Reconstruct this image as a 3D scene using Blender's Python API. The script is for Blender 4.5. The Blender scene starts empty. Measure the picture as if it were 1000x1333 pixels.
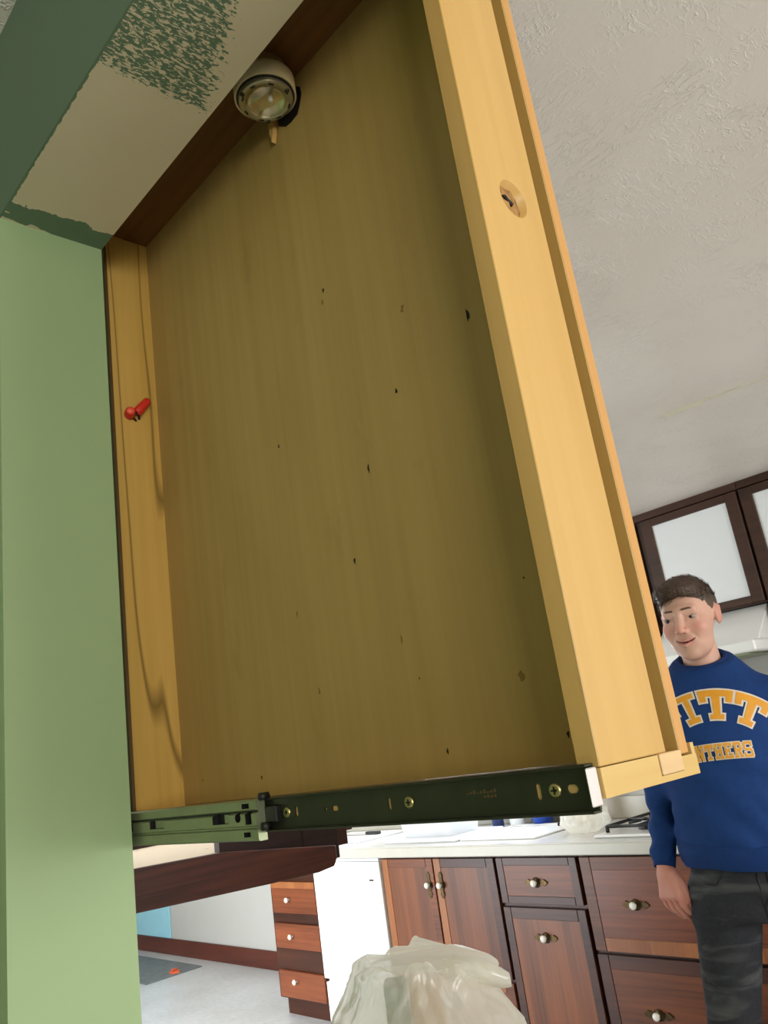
import bpy, bmesh, math, random
import numpy as np
from mathutils import Vector, Matrix, noise
from mathutils.bvhtree import BVHTree

random.seed(7)
scene = bpy.context.scene
COL = scene.collection
H = 1.395                                  # camera height

# ------------------------------------------------------------------ camera
cam_d = bpy.data.cameras.new('camera')
cam = bpy.data.objects.new('camera', cam_d)
COL.objects.link(cam)
Rw = Vector((0.66355834, 0.7343795, -0.14274833))      # image right in the world
Dw = Vector((-0.30152871, 0.08790714, -0.949396))      # image down
Fw = Vector((-0.68466837, 0.67302235, 0.27976802))     # view direction
m = Matrix((Rw, -Dw, -Fw)).transposed().to_4x4()
m.translation = Vector((0, 0, H))
cam.matrix_world = m
cam_d.sensor_fit = 'VERTICAL'
cam_d.sensor_height = 36.0
cam_d.lens = 1052.45 / 1333 * 36
cam_d.clip_start = 0.02
scene.camera = cam

# ------------------------------------------------------------------ world, added window lights standing in for daylight, exposure
world = bpy.data.worlds.new('world')
scene.world = world
world.use_nodes = True
world.node_tree.nodes['Background'].inputs[0].default_value = (0.62, 0.75, 1.0, 1)
world.node_tree.nodes['Background'].inputs[1].default_value = 1.0

def window_light(name, loc, direction, sx, sy, power, color):
    d = bpy.data.lights.new(name, 'AREA')
    d.shape = 'RECTANGLE'; d.size = sx; d.size_y = sy; d.energy = power; d.color = color
    o = bpy.data.objects.new(name, d)
    COL.objects.link(o)
    o.location = loc
    o.rotation_euler = Vector(direction).to_track_quat('-Z', 'Y').to_euler()
    return o

window_light('patio_stand_in_light', (-4.55, 0.42, 1.03), (0, 1, 0), 2.0, 1.9, 85, (0.94, 0.97, 1.0))  # area lights added in unseen windows to stand in for daylight
window_light('sink_stand_in_light', (-3.2, 3.60, 1.55), (0, -1, 0), 1.0, 0.8, 16, (0.86, 0.94, 1.0))
window_light('side_stand_in_light', (2.34, 1.9, 1.45), (-1, 0, 0), 2.0, 1.1, 40, (1.0, 0.96, 0.9))
window_light('room_stand_in_light', (2.34, -1.15, 1.52), (-1, 0, 0), 1.5, 1.1, 42, (1.0, 0.96, 0.88)).rotation_euler = Vector((-1, 0, 0.9)).to_track_quat('-Z', 'Y').to_euler()  # added light, tilted up so more of it bounces off the ceiling

scene.view_settings.view_transform = 'Standard'
scene.view_settings.look = 'None'
scene.view_settings.gamma = 1.0
scene.view_settings.use_curve_mapping = False
scene.view_settings.exposure = 0.6

# ------------------------------------------------------------------ materials
def lin(r, g, b):
    f = lambda c: (c / 255 / 12.92) if c / 255 <= 0.04045 else ((c / 255 + 0.055) / 1.055) ** 2.4
    return (f(r), f(g), f(b), 1)

class NT:
    def __init__(self, name):
        self.m = bpy.data.materials.new(name)
        self.m.use_nodes = True
        self.t = self.m.node_tree
        self.b = self.t.nodes['Principled BSDF']
        self.out = self.t.nodes['Material Output']
    def n(self, typ, **kw):
        nd = self.t.nodes.new(typ)
        for k, v in kw.items():
            if k.startswith('i_'):
                nd.inputs[k[2:].replace('_', ' ')].default_value = v
            else:
                setattr(nd, k, v)
        return nd
    def l(self, a, b):
        self.t.links.new(a, b)
    def coord(self, scale=(1, 1, 1), rot=(0, 0, 0), loc=(0, 0, 0)):
        tc = self.n('ShaderNodeTexCoord')
        mp = self.n('ShaderNodeMapping')
        mp.inputs['Scale'].default_value = scale
        mp.inputs['Rotation'].default_value = rot
        mp.inputs['Location'].default_value = loc
        self.l(tc.outputs['Object'], mp.inputs['Vector'])
        return mp.outputs['Vector']
    def noise(self, vec, scale=5, detail=3, rough=0.5, dist=0.0):
        nd = self.n('ShaderNodeTexNoise')
        nd.inputs['Scale'].default_value = scale
        nd.inputs['Detail'].default_value = detail
        nd.inputs['Roughness'].default_value = rough
        nd.inputs['Distortion'].default_value = dist
        self.l(vec, nd.inputs['Vector'])
        return nd.outputs['Fac']
    def ramp(self, fac, stops):
        r = self.n('ShaderNodeValToRGB')
        e = r.color_ramp.elements
        while len(e) < len(stops): e.new(0.5)
        for el, (p, c) in zip(e, stops):
            el.position = p
            el.color = c if len(c) == 4 else (*c, 1)
        self.l(fac, r.inputs['Fac'])
        return r.outputs['Color']
    def mix(self, fac, a, b, mode='MIX'):
        x = self.n('ShaderNodeMix', data_type='RGBA', blend_type=mode)
        for sock, v in ((x.inputs[0], fac), (x.inputs[6], a), (x.inputs[7], b)):
            if hasattr(v, 'is_output'): self.l(v, sock)
            else: sock.default_value = v
        return x.outputs[2]
    def math(self, op, a, b=0.0, c=0.0, clamp=False):
        x = self.n('ShaderNodeMath', operation=op, use_clamp=clamp)
        for i, v in enumerate((a, b, c)):
            if hasattr(v, 'is_output'): self.l(v, x.inputs[i])
            else: x.inputs[i].default_value = v
        return x.outputs[0]
    def bump(self, h, strength=0.3, dist=0.002):
        x = self.n('ShaderNodeBump')
        x.inputs['Strength'].default_value = strength
        x.inputs['Distance'].default_value = dist
        self.l(h, x.inputs['Height'])
        self.l(x.outputs['Normal'], self.b.inputs['Normal'])
    def set(self, color=None, rough=0.5, metal=0.0, spec=None):
        if color is not None:
            if hasattr(color, 'is_output'): self.l(color, self.b.inputs['Base Color'])
            else: self.b.inputs['Base Color'].default_value = color
        self.b.inputs['Roughness'].default_value = rough
        self.b.inputs['Metallic'].default_value = metal
        if spec is not None: self.b.inputs['Specular IOR Level'].default_value = spec
        return self

def plain(name, rgb, rough=0.5, metal=0.0, var=0.06, scale=9, bump=0.0, spec=None):
    k = NT(name)
    c = lin(*rgb)
    v = k.coord()
    f = k.noise(v, scale, 3)
    lo = tuple(x * (1 - var) for x in c[:3]); hi = tuple(min(1, x * (1 + var)) for x in c[:3])
    k.set(k.ramp(f, [(0.3, lo), (0.7, hi)]), rough, metal, spec)
    if bump: k.bump(k.noise(v, scale * 25, 2), bump, 0.001)
    return k.m

def wood(name, rgb, dark, axis=2, rough=0.4, lines=0.0, tint=0.0, fine=1.0, boards=0.0, streak=0.5):
    """grain runs along the axis"""
    k = NT(name)
    s = [70 * fine] * 3; s[axis] = 2.2
    v = k.coord(tuple(s))
    grain = k.noise(v, 1.0, 4, 0.6)
    s2 = [9.0] * 3; s2[axis] = 1.1
    v2 = k.coord(tuple(s2), loc=(0.37, 0.11, 0.23))
    fig = k.noise(v2, 1.0, 2, 0.5, 0.4)
    c1, c0 = lin(*rgb), lin(*dark)
    mid = tuple(a * 0.55 + b * 0.45 for a, b in zip(c1, c0))
    fac = k.math('ADD', k.math('MULTIPLY', grain, streak), k.math('MULTIPLY', fig, 1 - streak))
    col = k.ramp(fac, [(0.33, c0), (0.5, mid), (0.66, c1)])
    if lines:
        s3 = [11.0] * 3; s3[axis] = 0.9
        v3 = k.coord(tuple(s3), loc=(0.9, 0.4, 0.6))
        f3 = k.noise(v3, 1.0, 1.5, 0.45, 0.25)
        saw = k.math('FRACT', k.math('MULTIPLY', f3, 9.0))
        ln = k.math('SUBTRACT', 1.0, k.math('MULTIPLY', k.math('ABSOLUTE', k.math('SUBTRACT', saw, 0.5)), 11.0), clamp=True)
        dk = tuple(x * 0.45 for x in c0[:3]) + (1,)
        col = k.mix(k.math('MULTIPLY', ln, lines), col, dk)
    if boards:
        oi = k.n('ShaderNodeObjectInfo')
        s4 = [boards] * 3; s4[axis] = 0.01
        vb = k.coord(tuple(s4), loc=(0.31, 0.0, 0.0))
        vo = k.n('ShaderNodeTexVoronoi'); k.l(vb, vo.inputs['Vector']); vo.inputs['Scale'].default_value = 1.0
        sep = k.n('ShaderNodeSeparateColor'); k.l(vo.outputs['Color'], sep.inputs[0])
        col = k.mix(k.math('MULTIPLY', sep.outputs[0], 0.55), col, tuple(min(1, x * 1.5) for x in c1[:3]) + (1,))
    if tint:
        oi = k.n('ShaderNodeObjectInfo')
        hs = k.n('ShaderNodeHueSaturation')
        k.l(k.math('ADD', 1 - tint / 2, k.math('MULTIPLY', oi.outputs['Random'], tint)), hs.inputs['Value'])
        k.l(col, hs.inputs['Color'])
        col = hs.outputs['Color']
    k.set(col, rough, spec=0.35)
    k.bump(grain, 0.12, 0.0006)
    return k.m

M = {}
M['maple_z'] = wood('maple_vertical', (206, 168, 100), (190, 148, 80), 2, 0.36, 0.0, 0.0, streak=0.4)
M['maple_orange'] = wood('maple_orange_edge', (206, 156, 90), (192, 138, 74), 2, 0.38)
M['maple_y'] = wood('maple_end', (212, 180, 114), (199, 160, 92), 1, 0.36)
M['maple_block'] = wood('maple_plug', (222, 190, 142), (206, 170, 120), 1, 0.35)
M['stile'] = wood('stile_wood', (206, 168, 90), (184, 146, 68), 2, 0.4, 1.0)
M['topwood'] = wood('top_board_wood', (126, 84, 38), (92, 58, 24), 0, 0.5)
M['edgewood'] = plain('dark_brown', (92, 70, 34), 0.6)
M['cherry'] = wood('cherry_cabinet', (118, 64, 32), (60, 29, 14), 0, 0.36, 0, 0.35)
M['cherry_v'] = wood('cherry_door_panel', (116, 65, 33), (62, 31, 15), 2, 0.34, 0, 0.25, boards=9)
M['cherry_light'] = wood('cherry_drawer', (132, 72, 42), (84, 42, 25), 0, 0.32, 0, 0.3)
M['cherry_dark'] = wood('cherry_dark_frame', (76, 39, 23), (44, 21, 12), 0, 0.35, 0, 0.2)
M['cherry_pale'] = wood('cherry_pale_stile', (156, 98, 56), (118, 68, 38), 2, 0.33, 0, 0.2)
M['walnut'] = wood('walnut_upper', (74, 46, 33), (46, 28, 20), 0, 0.42, 0, 0.2)
M['bar'] = wood('bar_edge_wood', (92, 48, 34), (50, 24, 17), 1, 0.38, 0.25)
M['bar_dark'] = wood('bar_dark_panel', (48, 23, 17), (30, 13, 10), 1, 0.4, 0, 0.25)
M['base'] = wood('baseboard_wood', (98, 48, 34), (62, 28, 20), 0, 0.4)
M['pine'] = wood('pine_board', (226, 160, 92), (196, 124, 62), 2, 0.4)
M['white_gloss'] = plain('white_enamel', (244, 244, 242), 0.25, var=0.01)
M['white_plastic'] = plain('white_plastic', (242, 244, 246), 0.35, var=0.01)
M['counter'] = plain('white_laminate', (208, 207, 202), 0.2, var=0.03, scale=40)
M['counter_edge'] = plain('cream_laminate_edge', (190, 187, 174), 0.3, var=0.03)
M['green'] = plain('sage_green_paint', (151, 174, 128), 0.55, var=0.03, scale=3, bump=0.08)
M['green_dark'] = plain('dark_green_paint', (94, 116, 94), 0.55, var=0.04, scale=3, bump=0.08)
M['wallwhite'] = plain('off_white_paint', (184, 183, 177), 0.6, var=0.02, scale=4)
M['panelwhite'] = plain('white_door_panel', (232, 235, 238), 0.35, var=0.01)
M['steel'] = plain('zinc_steel', (150, 158, 126), 0.4, 0.7, var=0.12, scale=22)
M['black_steel'] = plain('black_zinc_steel', (58, 60, 46), 0.42, 0.5, var=0.15, scale=30)
M['bright_steel'] = plain('bright_steel', (214, 206, 204), 0.45, 0.3)
M['screw'] = plain('zinc_screw', (190, 176, 120), 0.3, 0.9)
M['black'] = plain('black_plastic', (16, 15, 14), 0.5)
M['hole'] = plain('dark_nail_hole', (22, 14, 8), 0.9)
M['bark'] = plain('torn_wood', (150, 112, 62), 0.8, var=0.5, scale=160)
M['stain'] = plain('brown_stain', (128, 100, 46), 0.7, var=0.2, scale=120)
M['red'] = plain('red_plastic', (206, 44, 30), 0.35, var=0.05)
M['red_light'] = plain('red_plastic_core', (236, 92, 66), 0.4, var=0.05)
M['ivory_metal'] = plain('ivory_enamel', (214, 196, 148), 0.4, var=0.05)
M['ring'] = plain('chromed_ring', (168, 160, 128), 0.35, 0.7, var=0.1)
M['knob'] = plain('white_ceramic', (238, 234, 224), 0.15, var=0.01)
M['brass'] = plain('antique_brass', (70, 56, 34), 0.35, 0.85, var=0.3, scale=90)
M['blue'] = plain('blue_plastic', (22, 66, 160), 0.35)
M['navy'] = plain('navy_plastic', (26, 44, 104), 0.3)
M['iron'] = plain('black_iron', (18, 18, 18), 0.5)
M['mat'] = plain('slate_grey_mat', (112, 118, 120), 0.6, var=0.15, scale=14)
M['scrap'] = plain('orange_scrap', (226, 104, 60), 0.6)
M['paleblue'] = plain('pale_blue_board', (150, 206, 222), 0.22, var=0.03)
M['shoe'] = plain('dark_shoe', (38, 36, 36), 0.6)
M['brow'] = plain('brown_brow', (92, 68, 54), 0.7)
M['lips'] = plain('lip', (180, 104, 96), 0.45)
M['ceil_tape'] = plain('ceiling_tape', (214, 208, 190), 0.7)
M['knife'] = plain('knife_handle', (30, 32, 34), 0.4)
M['gold'] = plain('gold_print', (230, 158, 36), 0.6, var=0.05, scale=60)
M['cream_print'] = plain('cream_print', (226, 214, 196), 0.6, var=0.04, scale=60)
M['teal'] = plain('teal_carton', (58, 108, 104), 0.5)
M['kraft'] = plain('kraft_carton', (186, 140, 96), 0.6)

def mk_plywood():
    k = NT('plywood_panel')
    v = k.coord((95, 95, 1.6)); g = k.noise(v, 1, 4, 0.6)
    v2 = k.coord((7, 7, 2.0)); f = k.noise(v2, 1, 4, 0.55, 0.5)
    v3 = k.coord((2.4, 2.4, 2.0)); w = k.noise(v3, 1, 2)
    fac = k.math('ADD', k.math('MULTIPLY', g, 0.3), k.math('ADD', k.math('MULTIPLY', f, 0.4), k.math('MULTIPLY', w, 0.3)))
    col = k.ramp(fac, [(0.3, lin(152, 124, 66)), (0.5, lin(170, 141, 80)), (0.7, lin(184, 155, 92))])
    sm = k.noise(k.coord((22, 22, 9), loc=(3, 1, 2)), 1, 5, 0.65)
    col = k.mix(k.math('MULTIPLY', k.math('SUBTRACT', sm, 0.6, clamp=True), 1.8), col, lin(120, 92, 42))
    k.set(col, 0.5); k.bump(g, 0.15, 0.0005)
    return k.m
M['ply'] = mk_plywood()

def mk_ceiling():
    k = NT('stomped_ceiling_plaster')
    v = k.coord((1, 1, 1))
    big = k.noise(v, 9, 3)
    a = k.noise(k.coord((95, 44, 20), (0, 0, 0.5)), 1.0, 3, 0.55, 0.8)
    b = k.noise(k.coord((40, 100, 20), (0, 0, 0.3), (4, 2, 0)), 1.0, 3, 0.55, 0.8)
    sel = k.math('GREATER_THAN', k.noise(v, 3.0, 1), 0.5)
    ab = k.math('ADD', k.math('MULTIPLY', a, sel), k.math('MULTIPLY', b, k.math('SUBTRACT', 1.0, sel)))
    ridge = k.math('SUBTRACT', 1.0, k.math('MULTIPLY', k.math('ABSOLUTE', k.math('SUBTRACT', ab, 0.58)), 13.0), clamp=True)
    mask = k.math('MULTIPLY', k.math('SUBTRACT', big, 0.4, clamp=True), 5.0, clamp=True)
    h = k.math('ADD', k.math('MULTIPLY', ridge, mask), k.math('MULTIPLY', k.noise(v, 90, 3), 0.3))
    k.set(k.ramp(k.noise(v, 1.6, 2), [(0.3, lin(224, 214, 204)), (0.7, lin(234, 226, 218))]), 0.42)
    k.bump(h, 0.5, 0.0026)
    return k.m
M['ceiling'] = mk_ceiling()

def mk_floor():
    k = NT('pale_vinyl_floor')
    v = k.coord()
    f = k.math('ADD', k.math('MULTIPLY', k.noise(v, 2.2, 4, 0.6), 0.6), k.math('MULTIPLY', k.noise(v, 30, 3), 0.4))
    k.set(k.ramp(f, [(0.3, lin(182, 182, 180)), (0.55, lin(204, 206, 208)), (0.75, lin(214, 218, 222))]), 0.35)
    return k.m
M['floor'] = mk_floor()

def mk_soffit():
    """white primer patch over green paint on the underside of the header, with a dry-rolled green area"""
    k = NT('primed_soffit')
    tc = k.n('ShaderNodeTexCoord'); sp = k.n('ShaderNodeSeparateXYZ')
    k.l(tc.outputs['Object'], sp.inputs[0])
    X, Y = sp.outputs[0], sp.outputs[1]
    v = k.coord()
    wob = k.math('MULTIPLY', k.math('SUBTRACT', k.noise(v, 28, 3, 0.6), 0.5), 0.03)
    wob2 = k.math('MULTIPLY', k.math('SUBTRACT', k.noise(v, 95, 3, 0.7), 0.5), 0.012)
    # green band next to the jamb: X < -0.758
    edge = k.math('ADD', k.math('ADD', X, wob), wob2)
    band = k.math('LESS_THAN', edge, -0.757)
    # bare chips in the band near the jamb
    chip = k.math('MULTIPLY', k.math('GREATER_THAN', k.noise(k.coord((60, 26, 1), loc=(2.2, 1, 0)), 1, 3), 0.5), k.math('LESS_THAN', k.math('ADD', X, k.math('MULTIPLY', Y, 0.28)), -0.702))
    # thin green line along the near edge
    nearl = k.math('LESS_THAN', k.math('ADD', Y, k.math('MULTIPLY', wob2, 0.5)), 0.2605)
    # rolled area: X > -0.535, fading towards the back edge and upwards
    n1 = k.noise(k.coord((330, 130, 1), (0, 0, 0.9)), 1, 4, 0.65, 0.6)
    start = k.math('GREATER_THAN', k.math('ADD', X, k.math('MULTIPLY', k.math('SUBTRACT', n1, 0.5), 0.05)), -0.535)
    far = k.math('MULTIPLY', k.math('SUBTRACT', 0.372, k.math('ADD', Y, k.math('MULTIPLY', k.math('ADD', X, 0.54), 0.35))), 10.0)
    dens = k.math('MINIMUM', k.math('MAXIMUM', far, -0.4), 0.10)
    roll = k.math('MULTIPLY', start, k.math('GREATER_THAN', k.math('ADD', n1, dens), 0.57))
    g = k.math('MAXIMUM', k.math('SUBTRACT', band, chip, clamp=True), k.math('MAXIMUM', nearl, roll))
    k.set(k.mix(g, lin(214, 202, 172), lin(96, 120, 96)), 0.6)
    k.bump(k.math('ADD', k.math('MULTIPLY', g, 0.6), k.math('MULTIPLY', k.noise(v, 240, 3), 0.5)), 0.35, 0.001)
    return k.m
M['soffit'] = mk_soffit()

def mk_bar_top():
    k = NT('scarred_white_top')
    v = k.coord()
    s = k.math('GREATER_THAN', k.noise(k.coord((14, 26, 10)), 1, 4, 0.6, 0.5), 0.68)
    k.set(k.mix(k.math('MULTIPLY', s, 0.75), lin(218, 202, 178), lin(92, 78, 62)), 0.6)
    return k.m
M['bar_top'] = mk_bar_top()

def mk_bag():
    k = NT('thin_plastic_film')
    for n_ in list(k.t.nodes):
        if n_.type == 'BSDF_PRINCIPLED': k.t.nodes.remove(n_)
    dif = k.n('ShaderNodeBsdfDiffuse'); dif.inputs['Color'].default_value = lin(252, 250, 240)
    trl = k.n('ShaderNodeBsdfTranslucent'); trl.inputs['Color'].default_value = lin(253, 251, 242)
    gl = k.n('ShaderNodeBsdfGlossy'); gl.inputs['Roughness'].default_value = 0.22
    tr = k.n('ShaderNodeBsdfTransparent')
    m1 = k.n('ShaderNodeMixShader'); m1.inputs[0].default_value = 0.65
    k.l(dif.outputs[0], m1.inputs[1]); k.l(trl.outputs[0], m1.inputs[2])
    m2 = k.n('ShaderNodeMixShader'); m2.inputs[0].default_value = 0.08
    k.l(m1.outputs[0], m2.inputs[1]); k.l(gl.outputs[0], m2.inputs[2])
    m3 = k.n('ShaderNodeMixShader'); m3.inputs[0].default_value = 0.3
    k.l(m2.outputs[0], m3.inputs[1]); k.l(tr.outputs[0], m3.inputs[2])
    k.l(m3.outputs[0], k.out.inputs['Surface'])
    return k.m
M['film'] = mk_bag()

def mk_glass(name, alpha):
    k = NT(name)
    for n_ in list(k.t.nodes):
        if n_.type == 'BSDF_PRINCIPLED': k.t.nodes.remove(n_)
    gl = k.n('ShaderNodeBsdfGlossy'); gl.inputs['Roughness'].default_value = 0.05
    tr = k.n('ShaderNodeBsdfTransparent')
    mx = k.n('ShaderNodeMixShader'); mx.inputs[0].default_value = alpha
    k.l(gl.outputs[0], mx.inputs[1]); k.l(tr.outputs[0], mx.inputs[2])
    k.l(mx.outputs[0], k.out.inputs['Surface'])
    return k.m
M['pane'] = mk_glass('window_glass', 0.92)
M['lens'] = mk_glass('lens_glass', 0.8)
M['reflector'] = plain('lamp_reflector', (214, 204, 168), 0.2, 1.0, var=0.3, scale=70)

def mk_cloth(name, rgb, scale, bump, var, stretch=(1, 1, 1), fade=None):
    k = NT(name)
    v = k.coord()
    c = lin(*rgb)
    f = k.noise(k.coord(stretch), scale, 4, 0.6)
    col = k.ramp(f, [(0.3, tuple(x * (1 - var) for x in c[:3])), (0.7, tuple(x * (1 + var) for x in c[:3]))])
    if fade:
        w = k.noise(k.coord((5, 5, 26), loc=(1, 2, 3)), 1, 3, 0.5, 0.6)
        col = k.mix(k.math('MULTIPLY', k.math('SUBTRACT', w, 0.5, clamp=True), 2.6), col, lin(*fade))
    k.set(col, 0.85, spec=0.2)
    k.bump(k.noise(v, 420, 2), bump, 0.001)
    return k.m
M['sweat'] = mk_cloth('navy_fleece', (27, 59, 115), 60, 0.3, 0.08)
M['sweat_rib'] = mk_cloth('navy_rib', (24, 53, 106), 60, 0.4, 0.1, (4, 4, 0.5))
M['denim'] = mk_cloth('charcoal_denim', (47, 48, 53), 90, 0.3, 0.15, fade=(104, 106, 106))
M['hair'] = mk_cloth('brown_hair', (66, 50, 40), 1.0, 0.5, 0.45, (150, 40, 60))

def mk_vcol(name, rough):
    k = NT(name)
    a = k.n('ShaderNodeVertexColor'); a.layer_name = 'Col'
    k.set(a.outputs['Color'], rough)
    k.b.inputs['Subsurface Weight'].default_value = 0.08
    k.b.inputs['Subsurface Radius'].default_value = (0.008, 0.003, 0.002)
    return k.m
M['skin'] = mk_vcol('skin', 0.5)
M['eye'] = mk_vcol('eye', 0.15)
M['hair_v'] = mk_vcol('short_brown_hair', 0.55)

# ------------------------------------------------------------------ geometry helpers
def vbox(bm, x0, x1, y0, y1, z0, z1, bev=0.0, seg=1, mat=0):
    t = bmesh.new()
    bmesh.ops.create_cube(t, size=1)
    for v in t.verts:
        v.co = Vector((x0 + (v.co.x + .5) * (x1 - x0), y0 + (v.co.y + .5) * (y1 - y0), z0 + (v.co.z + .5) * (z1 - z0)))
    if bev: bmesh.ops.bevel(t, geom=t.edges[:] , offset=bev, segments=seg, affect='EDGES', profile=0.5)
    merge(bm, t, mat)

def merge(bm, t, mat=0):
    mp = {v: bm.verts.new(v.co) for v in t.verts}
    for f in t.faces:
        try:
            nf = bm.faces.new([mp[v] for v in f.verts])
            nf.material_index = mat; nf.smooth = f.smooth
        except ValueError:
            pass
    t.free()

def prism(bm, pts, axis, a0, a1, bev=0.0, mat=0):
    """extrude a polygon: axis x -> pts are (y,z); y -> (x,z); z -> (x,y)"""
    t = bmesh.new()
    def mk(p, a):
        return {'x': (a, p[0], p[1]), 'y': (p[0], a, p[1]), 'z': (p[0], p[1], a)}[axis]
    lo = [t.verts.new(mk(p, a0)) for p in pts]
    hi = [t.verts.new(mk(p, a1)) for p in pts]
    n = len(pts)
    t.faces.new(lo); t.faces.new(hi)
    for i in range(n): t.faces.new((lo[i], lo[(i + 1) % n], hi[(i + 1) % n], hi[i]))
    bmesh.ops.recalc_face_normals(t, faces=t.faces[:])
    if bev: bmesh.ops.bevel(t, geom=t.edges[:], offset=bev, segments=1, affect='EDGES')
    merge(bm, t, mat)

def frame_for(d):
    d = Vector(d).normalized()
    a = Vector((0, 0, 1)) if abs(d.z) < 0.9 else Vector((1, 0, 0))
    u = d.cross(a).normalized()
    return d, u, d.cross(u).normalized()

def lathe(bm, base, d, prof, seg=20, mat=0, smooth=True):
    """prof: list of (distance along d, radius)"""
    d, u, w = frame_for(d)
    base = Vector(base)
    rings = []
    for a, r in prof:
        if r < 1e-6:
            rings.append([bm.verts.new(base + d * a)])
        else:
            rings.append([bm.verts.new(base + d * a + (u * math.cos(2 * math.pi * i / seg) + w * math.sin(2 * math.pi * i / seg)) * r) for i in range(seg)])
    for A, B in zip(rings, rings[1:]):
        for i in range(seg):
            j = (i + 1) % seg
            if len(A) == 1 and len(B) == 1: continue
            if len(A) == 1: vs = (A[0], B[j], B[i])
            elif len(B) == 1: vs = (A[i], A[j], B[0])
            else: vs = (A[i], A[j], B[j], B[i])
            f = bm.faces.new(vs); f.smooth = smooth; f.material_index = mat

def tube(bm, pts, r, seg=8, mat=0, taper=None):
    pts = [Vector(p) for p in pts]
    prev = None
    rings = []
    for i, p in enumerate(pts):
        t = (pts[min(i + 1, len(pts) - 1)] - pts[max(i - 1, 0)]).normalized()
        if prev is None: _, u, w = frame_for(t)
        else:
            u = (prev - t * prev.dot(t)).normalized(); w = t.cross(u)
        prev = u
        rr = r if taper is None else r * taper[i]
        rings.append([bm.verts.new(p + (u * math.cos(2 * math.pi * k / seg) + w * math.sin(2 * math.pi * k / seg)) * rr) for k in range(seg)])
    for A, B in zip(rings, rings[1:]):
        for k in range(seg):
            f = bm.faces.new((A[k], A[(k + 1) % seg], B[(k + 1) % seg], B[k])); f.smooth = True; f.material_index = mat
    for R_ in (rings[0], rings[-1]):
        bm.faces.new(R_).material_index = mat

def mesh_obj(name, bm, mats, parent=None, origin=None, recalc=True):
    if recalc: bmesh.ops.recalc_face_normals(bm, faces=bm.faces[:])
    if origin is None:
        origin = Vector(parent['_o']) if parent is not None and '_o' in parent else Vector((0, 0, 0))
    for v in bm.verts: v.co = v.co - Vector(origin)
    me = bpy.data.meshes.new(name)
    bm.to_mesh(me); bm.free()
    for mt in (mats if isinstance(mats, (list, tuple)) else [mats]):
        me.materials.append(M[mt] if isinstance(mt, str) else mt)
    o = bpy.data.objects.new(name, me)
    COL.objects.link(o)
    if parent is not None:
        o.parent = parent
        o['_o'] = list(origin)
    else:
        o.location = origin
        o['_o'] = list(origin)
    return o

def thing(name, loc, label, cat, group=None):
    o = bpy.data.objects.new(name, None)
    o.empty_display_size = 0.05
    COL.objects.link(o)
    o.location = loc
    o['_o'] = list(loc); o['label'] = label; o['category'] = cat
    if group: o['group'] = group
    return o

def tag(o, label, cat, group=None):
    o['label'] = label; o['category'] = cat
    if group: o['group'] = group
    return o

def struct(o, label=None, cat=None):
    o['kind'] = 'structure'
    if label: o['label'] = label; o['category'] = cat
    return o

def B(name, mats, parent, *boxes, bev=0.0):
    bm = bmesh.new()
    for b in boxes: vbox(bm, *b, bev=bev)
    return mesh_obj(name, bm, mats, parent)

def cut(o, bm):
    """subtract the solids of bm (coordinates of the object's mesh) from the object"""
    me = bpy.data.meshes.new('cutter'); bmesh.ops.recalc_face_normals(bm, faces=bm.faces[:])
    bm.to_mesh(me); bm.free()
    c = bpy.data.objects.new('cutter', me); COL.objects.link(c)
    c.matrix_world = Matrix.Translation(Vector(o['_o']))
    md = o.modifiers.new('cut', 'BOOLEAN'); md.object = c; md.operation = 'DIFFERENCE'; md.solver = 'EXACT'
    bpy.context.view_layer.update()
    dg = bpy.context.evaluated_depsgraph_get()
    new = bpy.data.meshes.new_from_object(o.evaluated_get(dg))
    o.modifiers.clear()
    old = o.data; o.data = new; bpy.data.meshes.remove(old)
    bpy.data.objects.remove(c); bpy.data.meshes.remove(me)

# ------------------------------------------------------------------ room shell
CEIL = 2.255
WF, WB = 0.258, 0.374          # divider wall, front and back face
XJ = -0.79                     # jamb of the opening
ZH = 2.01                      # underside of the header
KW = 3.65                      # kitchen wall

bm = bmesh.new(); vbox(bm, -8.2, 2.5, -3.1, KW + 0.1, -0.05, 0)
struct(mesh_obj('floor', bm, 'floor'), 'pale vinyl kitchen floor', 'floor')
bm = bmesh.new(); vbox(bm, -8.2, 2.5, -3.1, KW + 0.1, CEIL, CEIL + 0.05)
ceiling = struct(mesh_obj('ceiling', bm, 'ceiling'), 'white stomp-textured plaster ceiling', 'ceiling')
bm = bmesh.new()
for i in range(14):
    t0, t1 = i / 14, (i + 1) / 14
    P0 = Vector((-1.05, 2.285, 0)).lerp(Vector((-0.60, 2.345, 0)), t0); P1 = Vector((-1.05, 2.285, 0)).lerp(Vector((-0.60, 2.345, 0)), t1)
    w = 0.004 + 0.003 * math.sin(i * 1.7)
    prism(bm, [(P0.x, P0.y), (P1.x, P1.y), (P1.x, P1.y + w), (P0.x, P0.y + w)], 'z', CEIL - (0.010 if i < 4 else 0.004), CEIL)
mesh_obj('peeling_tape_seam', bm, 'ceil_tape', ceiling)

def wall_x(name, mats, x0, x1, y0, y1, holes, zt=CEIL):
    """wall running along X with rectangular openings (xa, xb, za, zb)"""
    bm = bmesh.new(); x = x0
    for xa, xb, za, zb in sorted(holes):
        if xa > x: vbox(bm, x, xa, y0, y1, 0, zt)
        if za > 0: vbox(bm, xa, xb, y0, y1, 0, za)
        if zb < zt: vbox(bm, xa, xb, y0, y1, zb, zt)
        x = xb
    if x < x1: vbox(bm, x, x1, y0, y1, 0, zt)
    return mesh_obj(name, bm, mats)

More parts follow.
